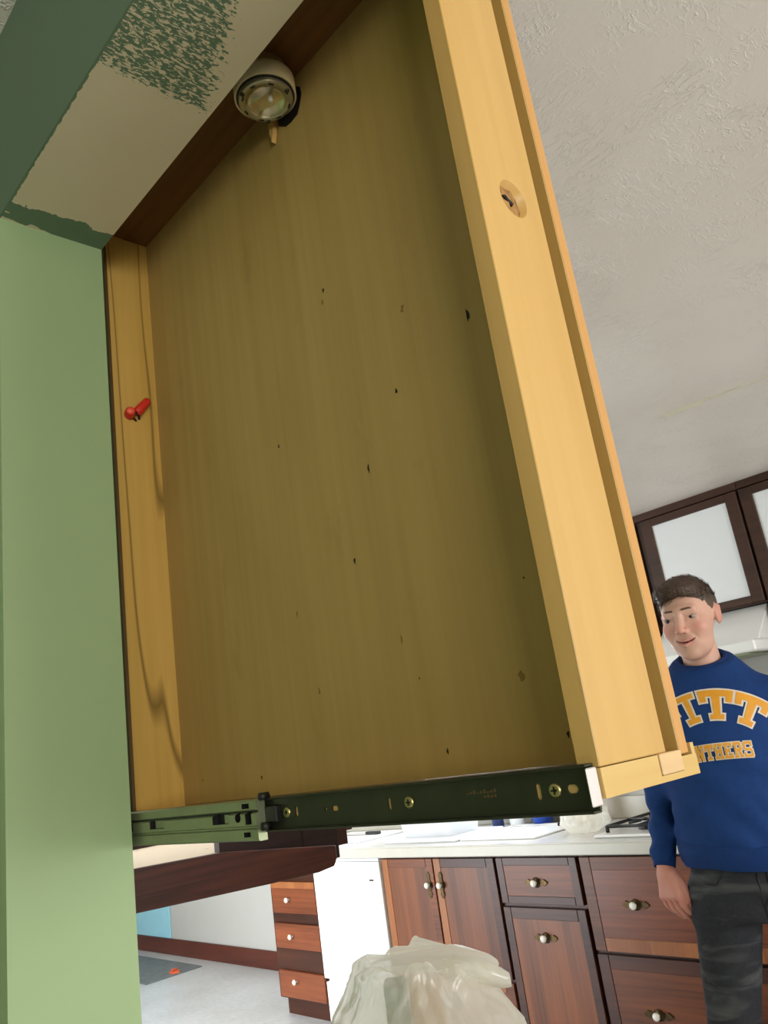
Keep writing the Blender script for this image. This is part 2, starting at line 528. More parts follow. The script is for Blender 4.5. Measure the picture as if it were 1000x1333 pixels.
struct(wall_x('wall_kitchen', 'wallwhite', -8.2, 2.5, KW, KW + 0.1, [(-3.7, -2.7, 1.12, 1.98)]), 'off-white kitchen wall', 'wall')
struct(wall_x('wall_divider', 'green', -8.1, XJ, WF, WB, [(-5.6, -3.5, 0.0, 2.05)]), 'sage green divider wall with jamb', 'wall')
struct(wall_x('wall_divider_end', 'green', 1.3, 2.4, WF, WB, []), 'sage green wall beyond the opening', 'wall')
bm = bmesh.new(); vbox(bm, XJ, 1.3, WF, WB, ZH, CEIL)
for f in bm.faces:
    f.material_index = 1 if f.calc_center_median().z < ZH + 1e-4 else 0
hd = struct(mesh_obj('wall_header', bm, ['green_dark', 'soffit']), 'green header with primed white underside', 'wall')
struct(wall_x('wall_front', 'green', -2.1, 2.5, -3.1, -3.0, []), 'green front wall', 'wall')
bm = bmesh.new(); vbox(bm, -8.2, -8.1, WF, KW, 0, CEIL); struct(mesh_obj('wall_left', bm, 'wallwhite'), 'off-white far left wall', 'wall')
bm = bmesh.new(); vbox(bm, -2.1, -2.0, -3.0, WF, 0, CEIL); struct(mesh_obj('wall_room_left', bm, 'green'), 'green side wall', 'wall')
bm = bmesh.new()
vbox(bm, 2.4, 2.5, -3.0, -1.95, 0, CEIL); vbox(bm, 2.4, 2.5, -0.35, 0.9, 0, CEIL); vbox(bm, 2.4, 2.5, 2.9, KW, 0, CEIL)
vbox(bm, 2.4, 2.5, -1.95, -0.35, 0, 0.9); vbox(bm, 2.4, 2.5, -1.95, -0.35, 2.15, CEIL)
vbox(bm, 2.4, 2.5, 0.9, 2.9, 0, 0.9); vbox(bm, 2.4, 2.5, 0.9, 2.9, 2.0, CEIL)
struct(mesh_obj('wall_right', bm, 'wallwhite'), 'off-white right wall with window', 'wall')

def window(name, along, a0, a1, z0, z1, c0, c1, label, cat='window', n=2):
    bm = bmesh.new(); p = bmesh.new()
    def bx(b, a, b_, z, zz, d0, d1):
        if along == 'x': vbox(b, a, b_, d0, d1, z, zz)
        else: vbox(b, d0, d1, a, b_, z, zz)
    t = 0.05
    bx(bm, a0, a1, z0, z0 + t, c0, c1); bx(bm, a0, a1, z1 - t, z1, c0, c1)
    for i in range(n + 1):
        a = a0 + (a1 - a0 - t) * i / n
        bx(bm, a, a + t, z0 + t, z1 - t, c0, c1)
    o = struct(mesh_obj(name, bm, 'white_gloss'), label, cat)
    cm = (c0 + c1) / 2
    for i in range(n):
        a = a0 + (a1 - a0 - t) * i / n
        q = bmesh.new(); bx(q, a + t, a0 + (a1 - a0 - t) * (i + 1) / n, z0 + t, z1 - t, cm - 0.003, cm + 0.003)
        mesh_obj('pane', q, 'pane', o)
    return o
window('window_1', 'x', -5.6, -3.5, 0.0, 2.05, WF + 0.02, WB - 0.02, 'added white framed sliding patio door, unseen daylight source')  # all four windows are added out of frame to carry the daylight
window('window_2', 'x', -3.7, -2.7, 1.12, 1.98, KW + 0.02, KW + 0.08, 'added white framed window over the sink, unseen daylight source')
window('window_3', 'y', 0.9, 2.9, 0.9, 2.0, 2.42, 2.48, 'added white framed side window, unseen daylight source')
window('window_4', 'y', -1.95, -0.35, 0.9, 2.15, 2.42, 2.48, 'added white framed room window, unseen daylight source')

bm = bmesh.new(); vbox(bm, -8.1, -4.56, KW - 0.02, KW - .001, 0, 0.125, bev=0.004)
struct(mesh_obj('baseboard_kitchen', bm, 'base'), 'dark reddish wooden baseboard along kitchen wall', 'baseboard')

# ------------------------------------------------------------------ hanging wooden pull-out cabinet
FY = 0.396
XL, XR = -0.831, -0.266
ZT, ZB = 2.068, 1.353
YB = 0.455
cab = thing('pull_out_cabinet', (-0.55, 0.45, ZB), 'shallow open maple cabinet hanging behind the header, slide along its foot', 'cabinet')
back = B('back_panel', 'ply', cab, (XL, XR - 0.016, YB, YB + 0.012, ZB + 0.0165, ZT))
side = B('side_panel', 'stile', cab, (XL - 0.016, XL, FY + 0.0035, 0.47, ZB + 0.016, ZT))
B('gap_shade_edge', 'edgewood', side, (XL - 0.016, XL, FY, FY + 0.0035, ZB + 0.016, ZT))  # dark brown puts the shadowed gap beside the jamb into the colour
B('top_panel', 'topwood', cab, (XL - 0.016, XR, FY, 0.485, ZT, ZT + 0.016))
B('mounting_cleat', 'topwood', cab, (-0.80, -0.30, WB, FY, ZT + 0.002, ZT + 0.015))
# end board with a counterbored screw hole; a groove and an outer lip run behind it
end = B('end_panel', 'maple_z', cab, (XR - 0.015, XR, FY, 0.4685, ZB + 0.0165, ZT), bev=0.0006)
o_ = Vector(end['_o'])
bm = bmesh.new(); lathe(bm, Vector((XR + 0.002, 0.436, 1.755)) - o_, (-1, 0, 0), [(0, 0), (0, 0.0152), (0.0088, 0.0144), (0.0088, 0)], 28)
cut(end, bm)
bm = bmesh.new()
lathe(bm, (XR - 0.0070, 0.436, 1.755), (1, 0, 0), [(0, 0.0143), (0.0012, 0.0135), (0.0022, 0.009), (0.0012, 0.004), (0.0026, 0)], 22)
for v in bm.verts: v.co.x += 0.0018 * noise.noise(v.co * 420)
hb = mesh_obj('screw_pocket', bm, 'bark', end)
bm = bmesh.new()
for pts in ([(-.006, .004), (-.002, .0055), (.001, .003), (.0055, .001), (.004, -.0015), (.000, -.0005), (-.003, .002)], [(-.010, .002), (-.008, .003), (-.005, -.005), (.001, -.011), (-.003, -.011), (-.008, -.006)]):
    prism(bm, [(0.436 + a_, 1.755 + b_) for a_, b_ in pts], 'x', XR - 0.0062, XR - 0.0042)
mesh_obj('torn_screw_hole', bm, 'hole', hb)
B('shaded_groove_wall', 'ply', cab, (XR - 0.015, XR - 0.0002, 0.4836, 0.485, ZB + 0.0165, ZT))  # thin strip in a darker ply tone, groove shade put into its colour
B('shaded_groove_floor', 'ply', cab, (XR - 0.015, XR - 0.011, 0.4685, 0.4836, ZB + 0.0165, ZT))  # same darker tone, carrying the shade inside the groove
B('outer_lip', 'maple_orange', cab, (XR - 0.015, XR, 0.485, 0.4955, ZB + 0.0135, ZT), bev=0.0005)
B('lip_backing', 'maple_z', cab, (XR - 0.015, XR - 0.0035, 0.4955, 0.499, ZB + 0.0165, ZT))
rail = B('bottom_rail', 'maple_y', cab, (XL - 0.016, XR - 0.012, FY, 0.504, ZB, ZB + 0.0160), (XR - 0.0121, XR, FY, 0.4575, ZB, ZB + 0.0160), (XR - 0.0121, XR, 0.4574, 0.4848, ZB, 1.3568), (XR - 0.0121, XR, 0.4847, 0.504, ZB, 1.3652))
B('plug_block', 'maple_block', rail, (XR - 0.0115, XR + 0.0012, 0.4582, 0.4840, 1.3571, 1.3694), bev=0.0005)
B('corner_tongue', 'maple_y', rail, (XR - 0.015, XR - 0.0004, 0.4998, 0.504, 1.3652, 1.3720))
NH = [(-.4995, 1.8170, 3), (-.3392, 1.7054, 4), (-.4268, 1.6796, 3.2), (-.5956, 1.6946, 2.6), (-.4736, 1.6269, 3), (-.5074, 1.5539, 3.4),
      (-.5969, 1.5263, 2.6), (-.4645, 1.4774, 2.6), (-.5775, 1.4528, 2.4), (-.4515, 1.4442, 1.2), (-.4337, 1.3875, 2.6), (-.3243, 1.3877, 2.8),
      (-.6806, 1.3870, 2.4), (-.7902, 1.3920, 1.4), (-.3351, 1.4953, 1.3)]
for i, (x, z, s) in enumerate(NH):
    bm = bmesh.new()
    r = s * 0.00048
    el = 2.6 if i in (1, 4, 6, 7, 8) else 1.5
    pts = []
    for k in range(9):
        a = 2 * math.pi * k / 9
        rr = r * (1 + 0.35 * math.sin(k * 2.3 + i))
        pts.append((x + rr * math.cos(a) * 0.75, z + rr * math.sin(a) * el))
    prism(bm, pts, 'y', YB - 0.0003, YB + 0.001)
    mesh_obj('nail_hole', bm, 'stain' if i in (6, 7, 8) else 'hole', back)
for x, z, s in ((-.4046, 1.7460, 3), (-.3531, 1.4301, 3.2), (-0.503, 1.806, 2.2)):
    bm = bmesh.new()
    prism(bm, [(x + s * 0.0007 * (1 + .5 * math.sin(k * 3.1 + x * 50)) * math.cos(k * .7), z + s * 0.0012 * math.sin(k * .7)) for k in range(9)], 'y', YB - 0.0002, YB + 0.001)
    mesh_obj('stain_mark', bm, 'stain', back)

# ------------------------------------------------------------------ drawer slide
SLY = 0.394
def sx(x): return x * SLY / 0.40
def sz(z): return H + (z - H) * SLY / 0.40
sl = thing('drawer_slide', (-0.5, SLY, sz(1.345)), 'extended black steel drawer slide screwed along the foot of the maple cabinet', 'drawer slide')
def slot(bm, x, z, hw, hh, y0, y1):
    n = 10; pts = []
    r = min(hw, hh)
    for k in range(4 * n):
        a = 2 * math.pi * k / (4 * n)
        cx = (hw - r) * (1 if math.cos(a) > 0 else -1); cz = (hh - r) * (1 if math.sin(a) > 0 else -1)
        pts.append((x + cx + r * math.cos(a), z + cz + r * math.sin(a)))
    prism(bm, pts, 'y', y0, y1)
x0, x1 = sx(-.62), sx(-.2735)
z0, z1 = sz(1.3472), sz(1.3702)
web = B('inner_rail', 'black_steel', sl, (x0, x1, SLY - 0.0008, SLY + 0.0012, z0, z1))
o_ = Vector(web['_o'])
bm = bmesh.new()
for x, hw, hh in ((-.5538, .0022, .0040), (-.5162, .0017, .0017), (-.5050, .0040, .0018), (-.4441, .0018, .0042), (-.3134, .0020, .0047), (-.2892, .0040, .0024), (-.2768, .0016, .0019)):
    slot(bm, sx(x) - o_.x, sz(1.3590) - o_.z, hw, hh, SLY - 0.01 - o_.y, SLY + 0.0009 - o_.y)
cut(web, bm)
web.data.materials.append(M['maple_y'])
for p in web.data.polygons:                      # what shows in the slots is the maple rail behind
    c = p.center + o_
    if abs(c.y - (SLY + 0.0009)) < 1e-4 and abs(p.normal.y) > 0.9 and p.area < 2e-4: p.material_index = len(web.data.materials) - 1
B('upper_flange', 'black_steel', sl, (x0, x1, SLY - 0.0065, SLY + 0.0012, z1, z1 + 0.0016), bev=0.0005)
B('lower_flange', 'black_steel', sl, (x0, x1, SLY - 0.0065, SLY + 0.0012, z0 - 0.0016, z0), bev=0.0005)
B('end_tab', 'bright_steel', sl, (x1 + 0.0002, x1 + 0.0016, SLY - 0.0085, SLY + 0.0012, z0 + 0.002, z1 - 0.0005), bev=0.0006)
for x in (-.5663, -.4237, -.3011):
    bm = bmesh.new()
    c = (sx(x), SLY - 0.0008, sz(1.3590))
    lathe(bm, c, (0, -1, 0), [(0, 0.0042), (0.0009, 0.0039), (0.0014, 0.0026), (0.0011, 0.0012), (0.0004, 0)], 18)
    s = mesh_obj('screw', bm, 'screw', sl)
    bm = bmesh.new()
    vbox(bm, c[0] - 0.0022, c[0] + 0.0022, c[1] - 0.0016, c[1] - 0.0006, c[2] - 0.0004, c[2] + 0.0004)
    vbox(bm, c[0] - 0.0004, c[0] + 0.0004, c[1] - 0.0016, c[1] - 0.0006, c[2] - 0.0022, c[2] + 0.0022)
    mesh_obj('screw_recess', bm, 'hole', s)
# stamped lettering: two short worn lines
bm = bmesh.new()
for k in range(9): vbox(bm, sx(-.370) + k * 0.0028, sx(-.370) + k * 0.0028 + 0.0018, SLY - 0.00095, SLY - 0.0007, sz(1.3608), sz(1.3608) + 0.0007 + 0.0007 * ((k * 7) % 3))
for k in range(4): vbox(bm, sx(-.356) + k * 0.0028, sx(-.356) + k * 0.0028 + 0.0018, SLY - 0.00095, SLY - 0.0007, sz(1.3580), sz(1.3580) + 0.0012 + 0.0004 * ((k * 5) % 2))
mesh_obj('worn_stamp', bm, 'edgewood', web)
# bearing cage between the two rails
B('bearing_cage', 'black', sl, (sx(-.60), sx(-.574), SLY - 0.006, SLY - 0.001, sz(1.3525), sz(1.3655)), bev=0.0008)
bm = bmesh.new()
for zz in (1.3735, 1.3505): lathe(bm, (sx(-.586), SLY - 0.012, sz(zz)), (0, 1, 0), [(0, 0), (0, .0030), (0.008, .0030), (0.008, 0)], 14)
mesh_obj('stop_bumper', bm, 'black', sl)
# outer rail: ribbed channel in three bands
OY = 0.3885
def ox(x): return x * OY / 0.40
def oz(z): return H + (z - H) * OY / 0.40
a, b = oz(1.3392), oz(1.3718)
hh = b - a
prof = [(OY, a), (OY - 0.007, a), (OY - 0.0085, a + .04 * hh), (OY - 0.0085, a + .28 * hh), (OY - 0.0068, a + .31 * hh), (OY - 0.0068, a + .35 * hh), (OY - 0.0092, a + .38 * hh),
        (OY - 0.0092, a + .66 * hh), (OY - 0.0068, a + .69 * hh), (OY - 0.0068, a + .73 * hh), (OY - 0.0085, a + .76 * hh), (OY - 0.0085, a + .96 * hh), (OY - 0.007, b), (OY, b)]
bm = bmesh.new(); prism(bm, prof, 'x', -0.95, ox(-.598))
outer = mesh_obj('outer_rail', bm, 'steel', sl)
o_ = Vector(outer['_o'])
bm = bmesh.new()
HB = [(-.6305, -.6215, 1.3545, 1.3622)]
def obx(xa, xb, za, zb):
    HB.append((xa, xb, za, zb)); vbox(bm, ox(xa) - o_.x, ox(xb) - o_.x, OY - 0.02 - o_.y, OY - 0.0035 - o_.y, oz(za) - o_.z, oz(zb) - o_.z)
obx(-.667, -.641, 1.3540, 1.3625); obx(-.785, -.757, 1.3540, 1.3615); obx(-.845, -.822, 1.3530, 1.3610)
obx(-.6145, -.6055, 1.3525, 1.3625); obx(-.6195, -.6085, 1.3650, 1.3690); obx(-.6195, -.6095, 1.3425, 1.3465)
slot(bm, ox(-.626) - o_.x, oz(1.3583) - o_.z, 0.0042, 0.0036, OY - 0.02 - o_.y, OY - 0.0035 - o_.y)
cut(outer, bm)
outer.data.materials.append(M['black'])  # black on the slot walls paints in the darkness of the recesses
for p in outer.data.polygons:
    c = p.center + o_
    if any(ox(a_) - 2e-4 < c.x < ox(b_) + 2e-4 and oz(c_) - 2e-4 < c.z < oz(d_) + 2e-4 for a_, b_, c_, d_ in HB) and OY - 0.0091 < c.y < OY - 0.003: p.material_index = len(outer.data.materials) - 1
for xa, xb in ((-.7795, -.757), (-.652, -.641)):
    B('bent_tab', 'steel', outer, (ox(xa), ox(xb), OY - 0.0060, OY - 0.0050, oz(1.3542), oz(1.3613)))

# ------------------------------------------------------------------ puck lamp
LX, LY, LZ = -0.5095, 0.4225, 2.030
lamp = thing('puck_lamp', (LX, LY, ZT), 'round ivory puck lamp under the cabinet top', 'lamp')
bm = bmesh.new()
lathe(bm, (LX, LY, ZT), (0, 0, -1), [(0.0005, 0), (0.0005, .0245), (0.014, .0250), (0.0145, .0300), (0.016, .0312), (0.034, .0312), (0.034, .0292), (0.022, .0285), (0.022, 0)], 40)
mesh_obj('housing', bm, 'ivory_metal', lamp)
bm = bmesh.new(); lathe(bm, (LX, LY, LZ + 0.0045), (0, 0, -1), [(0, .0288), (0.001, .0292), (0.0018, .0282), (0.0018, .0270), (0, .0270)], 40)
mesh_obj('gasket', bm, 'black', lamp)
bm = bmesh.new(); lathe(bm, (LX, LY, LZ), (0, 0, -1), [(-.004, .0275), (0, .0275), (0.0015, .0265), (0.0020, .0205), (-0.002, .0200), (-.004, .0200)], 40)
ring = mesh_obj('ring', bm, 'ring', lamp)
for k in range(8):
    a = 2 * math.pi * (k + 0.5) / 8
    bm = bmesh.new(); vbox(bm, -.0026, .0026, -.0008, .0008, -.0005, .0004)
    bmesh.ops.rotate(bm, verts=bm.verts[:], matrix=Matrix.Rotation(a + math.pi / 2, 3, 'Z'))
    bmesh.ops.translate(bm, verts=bm.verts[:], vec=(LX + .0236 * math.cos(a), LY + .0236 * math.sin(a), LZ - 0.0018))
    mesh_obj('vent_slot', bm, 'hole', ring)
for k in range(3):
    a = 2 * math.pi * k / 3 + 0.35
    bm = bmesh.new(); lathe(bm, (LX + .0255 * math.cos(a), LY + .0255 * math.sin(a), LZ - 0.0012), (0, 0, -1), [(0, .0024), (0.0015, .0022), (0.0015, 0.001), (0.0008, 0)], 12)
    mesh_obj('clip_screw', bm, 'black_steel', ring)
bm = bmesh.new(); lathe(bm, (LX, LY, LZ - 0.0015), (0, 0, 1), [(0, .0205), (0.004, .0180), (0.0065, .0130), (0.0078, .006), (0.008, 0)], 32)
mesh_obj('reflector', bm, 'reflector', lamp)
bm = bmesh.new(); lathe(bm, (LX, LY, LZ), (0, 0, -1), [(0, .0204), (0.002, .0198), (0.0050, .0150), (0.0072, .008), (0.0080, 0)], 32)
mesh_obj('lens', bm, 'lens', lamp)
bm = bmesh.new(); lathe(bm, (LX + 0.004, LY + 0.003, LZ - 0.002), (0, 0, 1), [(0, 0), (0, .0022), (0.007, .0022), (0.007, 0)], 12)
mesh_obj('bulb', bm, 'white_gloss', lamp)
bm = bmesh.new()
prism(bm, [(-.512 + .021 * math.cos(k * .52) * (1 + .12 * math.sin(k * 2.1)), 2.042 + .020 * math.sin(k * .52) * (1 + .1 * math.cos(k * 3))) for k in range(12)], 'y', YB - 0.0006, YB + 0.002)
mesh_obj('burnt_cutout', bm, 'black', back)
bm = bmesh.new()
prism(bm, [(-.5425, 2.042), (-.5345, 2.043), (-.5365, 2.025), (-.5405, 2.016), (-.543, 2.029)], 'y', YB - 0.006, YB - 0.0008)
mesh_obj('wood_splinter', bm, 'maple_z', back)

# ------------------------------------------------------------------ red wire connectors on the side panel
nut = thing('wire_connector', (XL, 0.4177, 1.82), 'pair of red plastic wire connectors poking out of the cabinet side', 'wire connector')
bm = bmesh.new(); lathe(bm, (XL, 0.4177, 1.8195), (1, -0.35, 0.05), [(0, 0), (0, .0062), (0.004, .0064), (0.012, .0056), (0.013, .0046)], 16)
cp = mesh_obj('connector_cap', bm, 'red', nut)
bm = bmesh.new(); lathe(bm, (XL + 0.0118, 0.4136, 1.8201), (1, -0.35, 0.05), [(0, .0050), (0.0015, .0046), (0.0018, 0)], 16)
mesh_obj('connector_core', bm, 'red_light', cp)
bm = bmesh.new(); lathe(bm, (XL + 0.005, 0.4240, 1.8215), (0.12, 0.62, 0.75), [(0, 0), (0, .0048), (0.003, .0058), (0.022, .0050), (0.0245, .0038), (0.0250, 0)], 14)
mesh_obj('connector_lever', bm, 'red', nut)
bm = bmesh.new(); tube(bm, [(XL, 0.430, 1.817), (XL + .006, 0.427, 1.819), (XL + .007, 0.424, 1.822), (XL + .003, 0.4205, 1.8165), (XL, 0.426, 1.814)], 0.0016, 6)
mesh_obj('wire', bm, 'black', nut)

# ------------------------------------------------------------------ kitchen: base cabinets
FK = 3.0       # plane of the door fronts
BY = 3.02      # carcase front
def knob(parent, x, z, kind, y=FK):
    """white ceramic knob; kind: 'h' wide backplate, 'v' tall backplate, None"""
    k = bmesh.new()
    lathe(k, (x, y, z), (0, -1, 0), [(0, .006), (.010, .005), (.013, .010), (.018, .0145), (.024, .0145), (.029, .009), (.030, 0)], 14)
    mesh_obj('knob', k, 'knob', parent)
    if kind:
        p = bmesh.new()
        dirs = (-1, 1)
        lathe(p, (x, y + 0.001, z), (0, -1, 0), [(0, 0), (0, .022), (.003, .021), (.004, 0)], 16)
        for s in dirs:
            pts = []
            for t, w in ((.012, .012), (.03, .009), (.042, .014), (.052, .008), (.060, .003)):
                pts.append((t, w))
            poly = [(t, w) for t, w in pts] + [(t, -w) for t, w in reversed(pts)]
            poly = [((x + s * t, z + w) if kind == 'h' else (x + w, z + s * t)) for t, w in poly]
            prism(p, poly, 'y', y - 0.003, y + 0.001)
        mesh_obj('backplate', p, 'brass', parent)

def front(parent, name, x0, x1, z0, z1, panel, frame, stile=0.05, rail=0.045, topmat=None, leftmat=None, botmat=None):
    """frame-and-panel door or drawer front: panel mesh with stiles and rails as its parts"""
    g = 0.003
    d = B(name, panel, parent, (x0 + stile - 0.004, x1 - stile + 0.004, FK + 0.003, BY, z0 + rail - 0.004, z1 - rail + 0.004))
    B('stile', leftmat or frame, d, (x0 + g, x0 + stile - 0.0015, FK, BY, z0 + g, z1 - g), bev=0.0015)
    B('stile', frame, d, (x1 - stile + 0.0015, x1 - g, FK, BY, z0 + g, z1 - g), bev=0.0015)
    B('top_rail', topmat or frame, d, (x0 + stile, x1 - stile, FK, BY, z1 - rail + 0.0015, z1 - g), bev=0.0015)
    B('bottom_rail', botmat or frame, d, (x0 + stile, x1 - stile, FK, BY, z0 + g, z0 + rail - 0.0015), bev=0.0015)
    return d

def carcase(t, x0, x1, mat='cherry_dark'):
    return B('carcase', mat, t, (x0, x1, BY + 0.0015, KW, 0.10, 0.862), (x0 + 0.0, x1, 3.07, 3.09, 0.0, 0.10))

st = thing('drawer_unit', (-4.30, 3.3, 0), 'reddish cherry drawer unit of three drawers beside the dishwasher', 'cabinet')
carcase(st, -4.54, -4.065)
B('top_rail', 'cherry_dark', st, (-4.54, -4.065, FK + 0.006, BY, 0.785, 0.86))
for za, zb, zk in ((.5605, .735, .6383), (.371, .505, .4401), (.112, .252, .2030)):
    d = B('drawer', 'cherry_light', st, (-4.505, -4.07, FK, BY, za, zb), bev=0.004)
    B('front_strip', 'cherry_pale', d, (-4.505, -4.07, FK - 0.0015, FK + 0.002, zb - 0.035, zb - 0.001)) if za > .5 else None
    knob(d, -4.33, zk, None)
dw = thing('dishwasher', (-3.77, 3.3, 0), 'white dishwasher under the counter between cherry cabinets', 'dishwasher')
B('tub_body', 'white_gloss', dw, (-4.06, -3.48, BY + 0.01, 3.62, 0.03, 0.855))
d = B('door', 'white_gloss', dw, (-4.058, -3.482, FK - 0.005, BY + 0.01, 0.245, 0.842), bev=0.004)
bm = bmesh.new(); vbox(bm, -3.57, -3.535, FK - 0.0062, FK - 0.004, 0.748, 0.757); mesh_obj('badge', bm, 'black_steel', d)
B('control_strip', 'white_plastic', dw, (-4.058, -3.482, FK - 0.002, BY + 0.01, 0.846, 0.860), bev=0.002)
B('kick_plate', 'white_gloss', dw, (-4.058, -3.482, FK + 0.006, BY + 0.01, 0.03, 0.225), bev=0.002)
sb = thing('sink_cabinet', (-3.07, 3.3, 0), 'two-door cherry sink cabinet with ceramic knobs beside the dishwasher', 'cabinet')
carcase(sb, -3.47, -2.68)
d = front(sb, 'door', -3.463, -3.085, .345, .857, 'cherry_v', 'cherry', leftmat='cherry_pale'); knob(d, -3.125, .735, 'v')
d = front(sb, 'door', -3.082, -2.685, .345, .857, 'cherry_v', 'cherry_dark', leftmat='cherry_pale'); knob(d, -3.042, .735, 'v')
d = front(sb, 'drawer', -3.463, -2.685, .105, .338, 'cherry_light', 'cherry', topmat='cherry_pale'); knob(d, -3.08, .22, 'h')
db = thing('drawer_door_cabinet', (-2.45, 3.3, 0), 'narrow cherry cabinet with one drawer above one door', 'cabinet')
carcase(db, -2.68, -2.222)
d = front(db, 'drawer', -2.675, -2.228, .662, .857, 'cherry', 'cherry_dark', .042, .036); knob(d, -2.46, .7525, 'h')
d = front(db, 'door', -2.675, -2.228, .105, .652, 'cherry_v', 'cherry_dark', .045, .05); knob(d, -2.46, .533, 'h')
wd = thing('wide_drawer_cabinet', (-1.8, 3.3, 0), 'wide cherry cabinet of deep drawers below the cooktop', 'cabinet')
carcase(wd, -2.22, -1.36)
d = front(wd, 'drawer', -2.215, -1.365, .497, .857, 'cherry_light', 'cherry', .055, .055, botmat='cherry_pale'); knob(d, -1.985, .677, 'h'); knob(d, -1.60, .677, 'h')
d = front(wd, 'drawer', -2.215, -1.365, .105, .490, 'cherry', 'cherry_dark', .055, .055); knob(d, -1.985, .29, 'h'); knob(d, -1.60, .29, 'h')
eb = thing('end_base_cabinet', (-0.9, 3.3, 0), 'cherry base cabinet with one tall door beyond the wide drawers', 'cabinet')
carcase(eb, -1.358, -0.6)
d = front(eb, 'door', -1.353, -0.605, .105, .857, 'cherry_v', 'cherry_dark', .055, .055); knob(d, -1.28, .7, 'v')

ct = thing('countertop', (-2.6, 3.3, 0.862), 'long white laminate countertop over the cherry base cabinets', 'countertop')
B('worktop', 'counter', ct, (-4.58, -0.6, 2.985, KW - .002, 0.863, 0.915), bev=0.004)
B('front_edge', 'counter_edge', ct, (-4.58, -0.6, 2.972, 2.9849, 0.866, 0.912), bev=0.003)
B('backsplash', 'counter_edge', ct, (-4.58, -0.6, 3.632, KW - .002, 0.9152, 1.015), bev=0.003)

# ------------------------------------------------------------------ things on the counter
CZ = 0.9155
bd = thing('cutting_board', (-4.1, 3.3, CZ), 'white cutting board lying on the counter left of the dish tub', 'cutting board')
B('board', 'white_plastic', bd, (-4.28, -3.80, 3.14, 3.50, CZ, CZ + .015), bev=0.004)
kn = thing('kitchen_knife', (-4.0, 3.3, CZ + .015), 'knife with dark handle on the white cutting board', 'knife')
B('handle', 'knife', kn, (-3.96, -3.84, 3.335, 3.36, CZ + .0155, CZ + .033), bev=0.004)
B('blade', 'bright_steel', kn, (-4.16, -3.955, 3.335, 3.365, CZ + .018, CZ + .021))
def tub(name, label, cat, x0, x1, y0, y1, z0, z1, mat, fl=0.03, t=0.004):
    o = thing(name, ((x0 + x1) / 2, (y0 + y1) / 2, z0), label, cat)
    bm = bmesh.new()
    n = 8
    def ring(x0, x1, y0, y1, z, r):
        out = []
        for cx, cy, a0 in ((x1 - r, y1 - r, 0), (x0 + r, y1 - r, 1), (x0 + r, y0 + r, 2), (x1 - r, y0 + r, 3)):
            for k in range(n):
                a = math.pi / 2 * (a0 + k / (n - 1)); out.append(bm.verts.new((cx + r * math.cos(a), cy + r * math.sin(a), z)))
        return out
    rs = [ring(x0 + fl, x1 - fl, y0 + fl, y1 - fl, z0, .03), ring(x0, x1, y0, y1, z1, .04), ring(x0 - .012, x1 + .012, y0 - .012, y1 + .012, z1 - .002, .045),
          ring(x0 - .012, x1 + .012, y0 - .012, y1 + .012, z1 + .006, .045), ring(x0 + t, x1 - t, y0 + t, y1 - t, z1 + .004, .038), ring(x0 + fl + t, x1 - fl - t, y0 + fl + t, y1 - fl - t, z0 + t, .028)]
    N = len(rs[0])
    for A, C in zip(rs, rs[1:]):
        for i in range(N):
            f = bm.faces.new((A[i], A[(i + 1) % N], C[(i + 1) % N], C[i])); f.smooth = True
    bm.faces.new(rs[0]); bm.faces.new(rs[-1])
    mesh_obj('tub', bm, mat, o)
    return o
B_ = thing('drain_tray', (-3.25, 3.3, CZ), 'flat white drain tray under the dish tub', 'tray')
B('tray', 'white_plastic', B_, (-3.52, -2.98, 3.08, 3.46, CZ, CZ + .014), bev=0.006)
tub('dish_tub', 'large white plastic dish tub beside the sink', 'tub', -3.48, -3.06, 3.14, 3.42, CZ + .0145, CZ + .17, 'white_plastic')
sk = thing('sink', (-2.75, 3.3, CZ), 'shallow white enamel sink rim set in the counter', 'sink')
bm = bmesh.new()
for b in ((-3.02 + .05, -2.50, 3.10, 3.13), (-2.97, -2.50, 3.50, 3.53)): vbox(bm, b[0], b[1], b[2], b[3], CZ, CZ + .008, bev=.003)
for b in ((-2.97, -2.94), (-2.53, -2.50)): vbox(bm, b[0], b[1], 3.13, 3.50, CZ, CZ + .008, bev=.003)
mesh_obj('rim', bm, 'white_gloss', sk)
B('basin_floor', 'white_gloss', sk, (-2.94, -2.53, 3.13, 3.50, CZ, CZ + .002))
bt = thing('detergent_bottle', (-3.07, 3.52, CZ), 'dark blue detergent bottle against the backsplash', 'bottle')
bm = bmesh.new(); lathe(bm, (-3.07, 3.52, CZ), (0, 0, 1), [(0, 0), (0, .030), (.01, .032), (.13, .032), (.16, .014), (.18, .012)], 16); mesh_obj('body', bm, 'navy', bt)
bm = bmesh.new(); lathe(bm, (-3.07, 3.52, CZ + .178), (0, 0, 1), [(0, .014), (.025, .013), (.026, 0)], 12); mesh_obj('cap', bm, 'white_plastic', bt)
jr = thing('white_jar', (-2.955, 3.54, CZ), 'white plastic jar next to the dark blue bottle', 'jar')
bm = bmesh.new(); lathe(bm, (-2.955, 3.54, CZ), (0, 0, 1), [(0, 0), (0, .036), (.008, .039), (.10, .039), (.125, .026), (.14, .026)], 18); mesh_obj('body', bm, 'white_plastic', jr)
bm = bmesh.new(); lathe(bm, (-2.955, 3.54, CZ + .138), (0, 0, 1), [(0, .030), (.02, .029), (.021, 0)], 16); mesh_obj('lid', bm, 'white_gloss', jr)
bw = thing('blue_tub', (-2.80, 3.575, CZ), 'bright blue plastic bowl by the backsplash', 'bowl')
bm = bmesh.new(); lathe(bm, (-2.80, 3.563, CZ), (0, 0, 1), [(0, 0), (0, .045), (.005, .05), (.075, .064), (.085, .068), (.085, .062), (.01, .046), (.01, 0)], 20); mesh_obj('bowl', bm, 'blue', bw)
bm = bmesh.new()
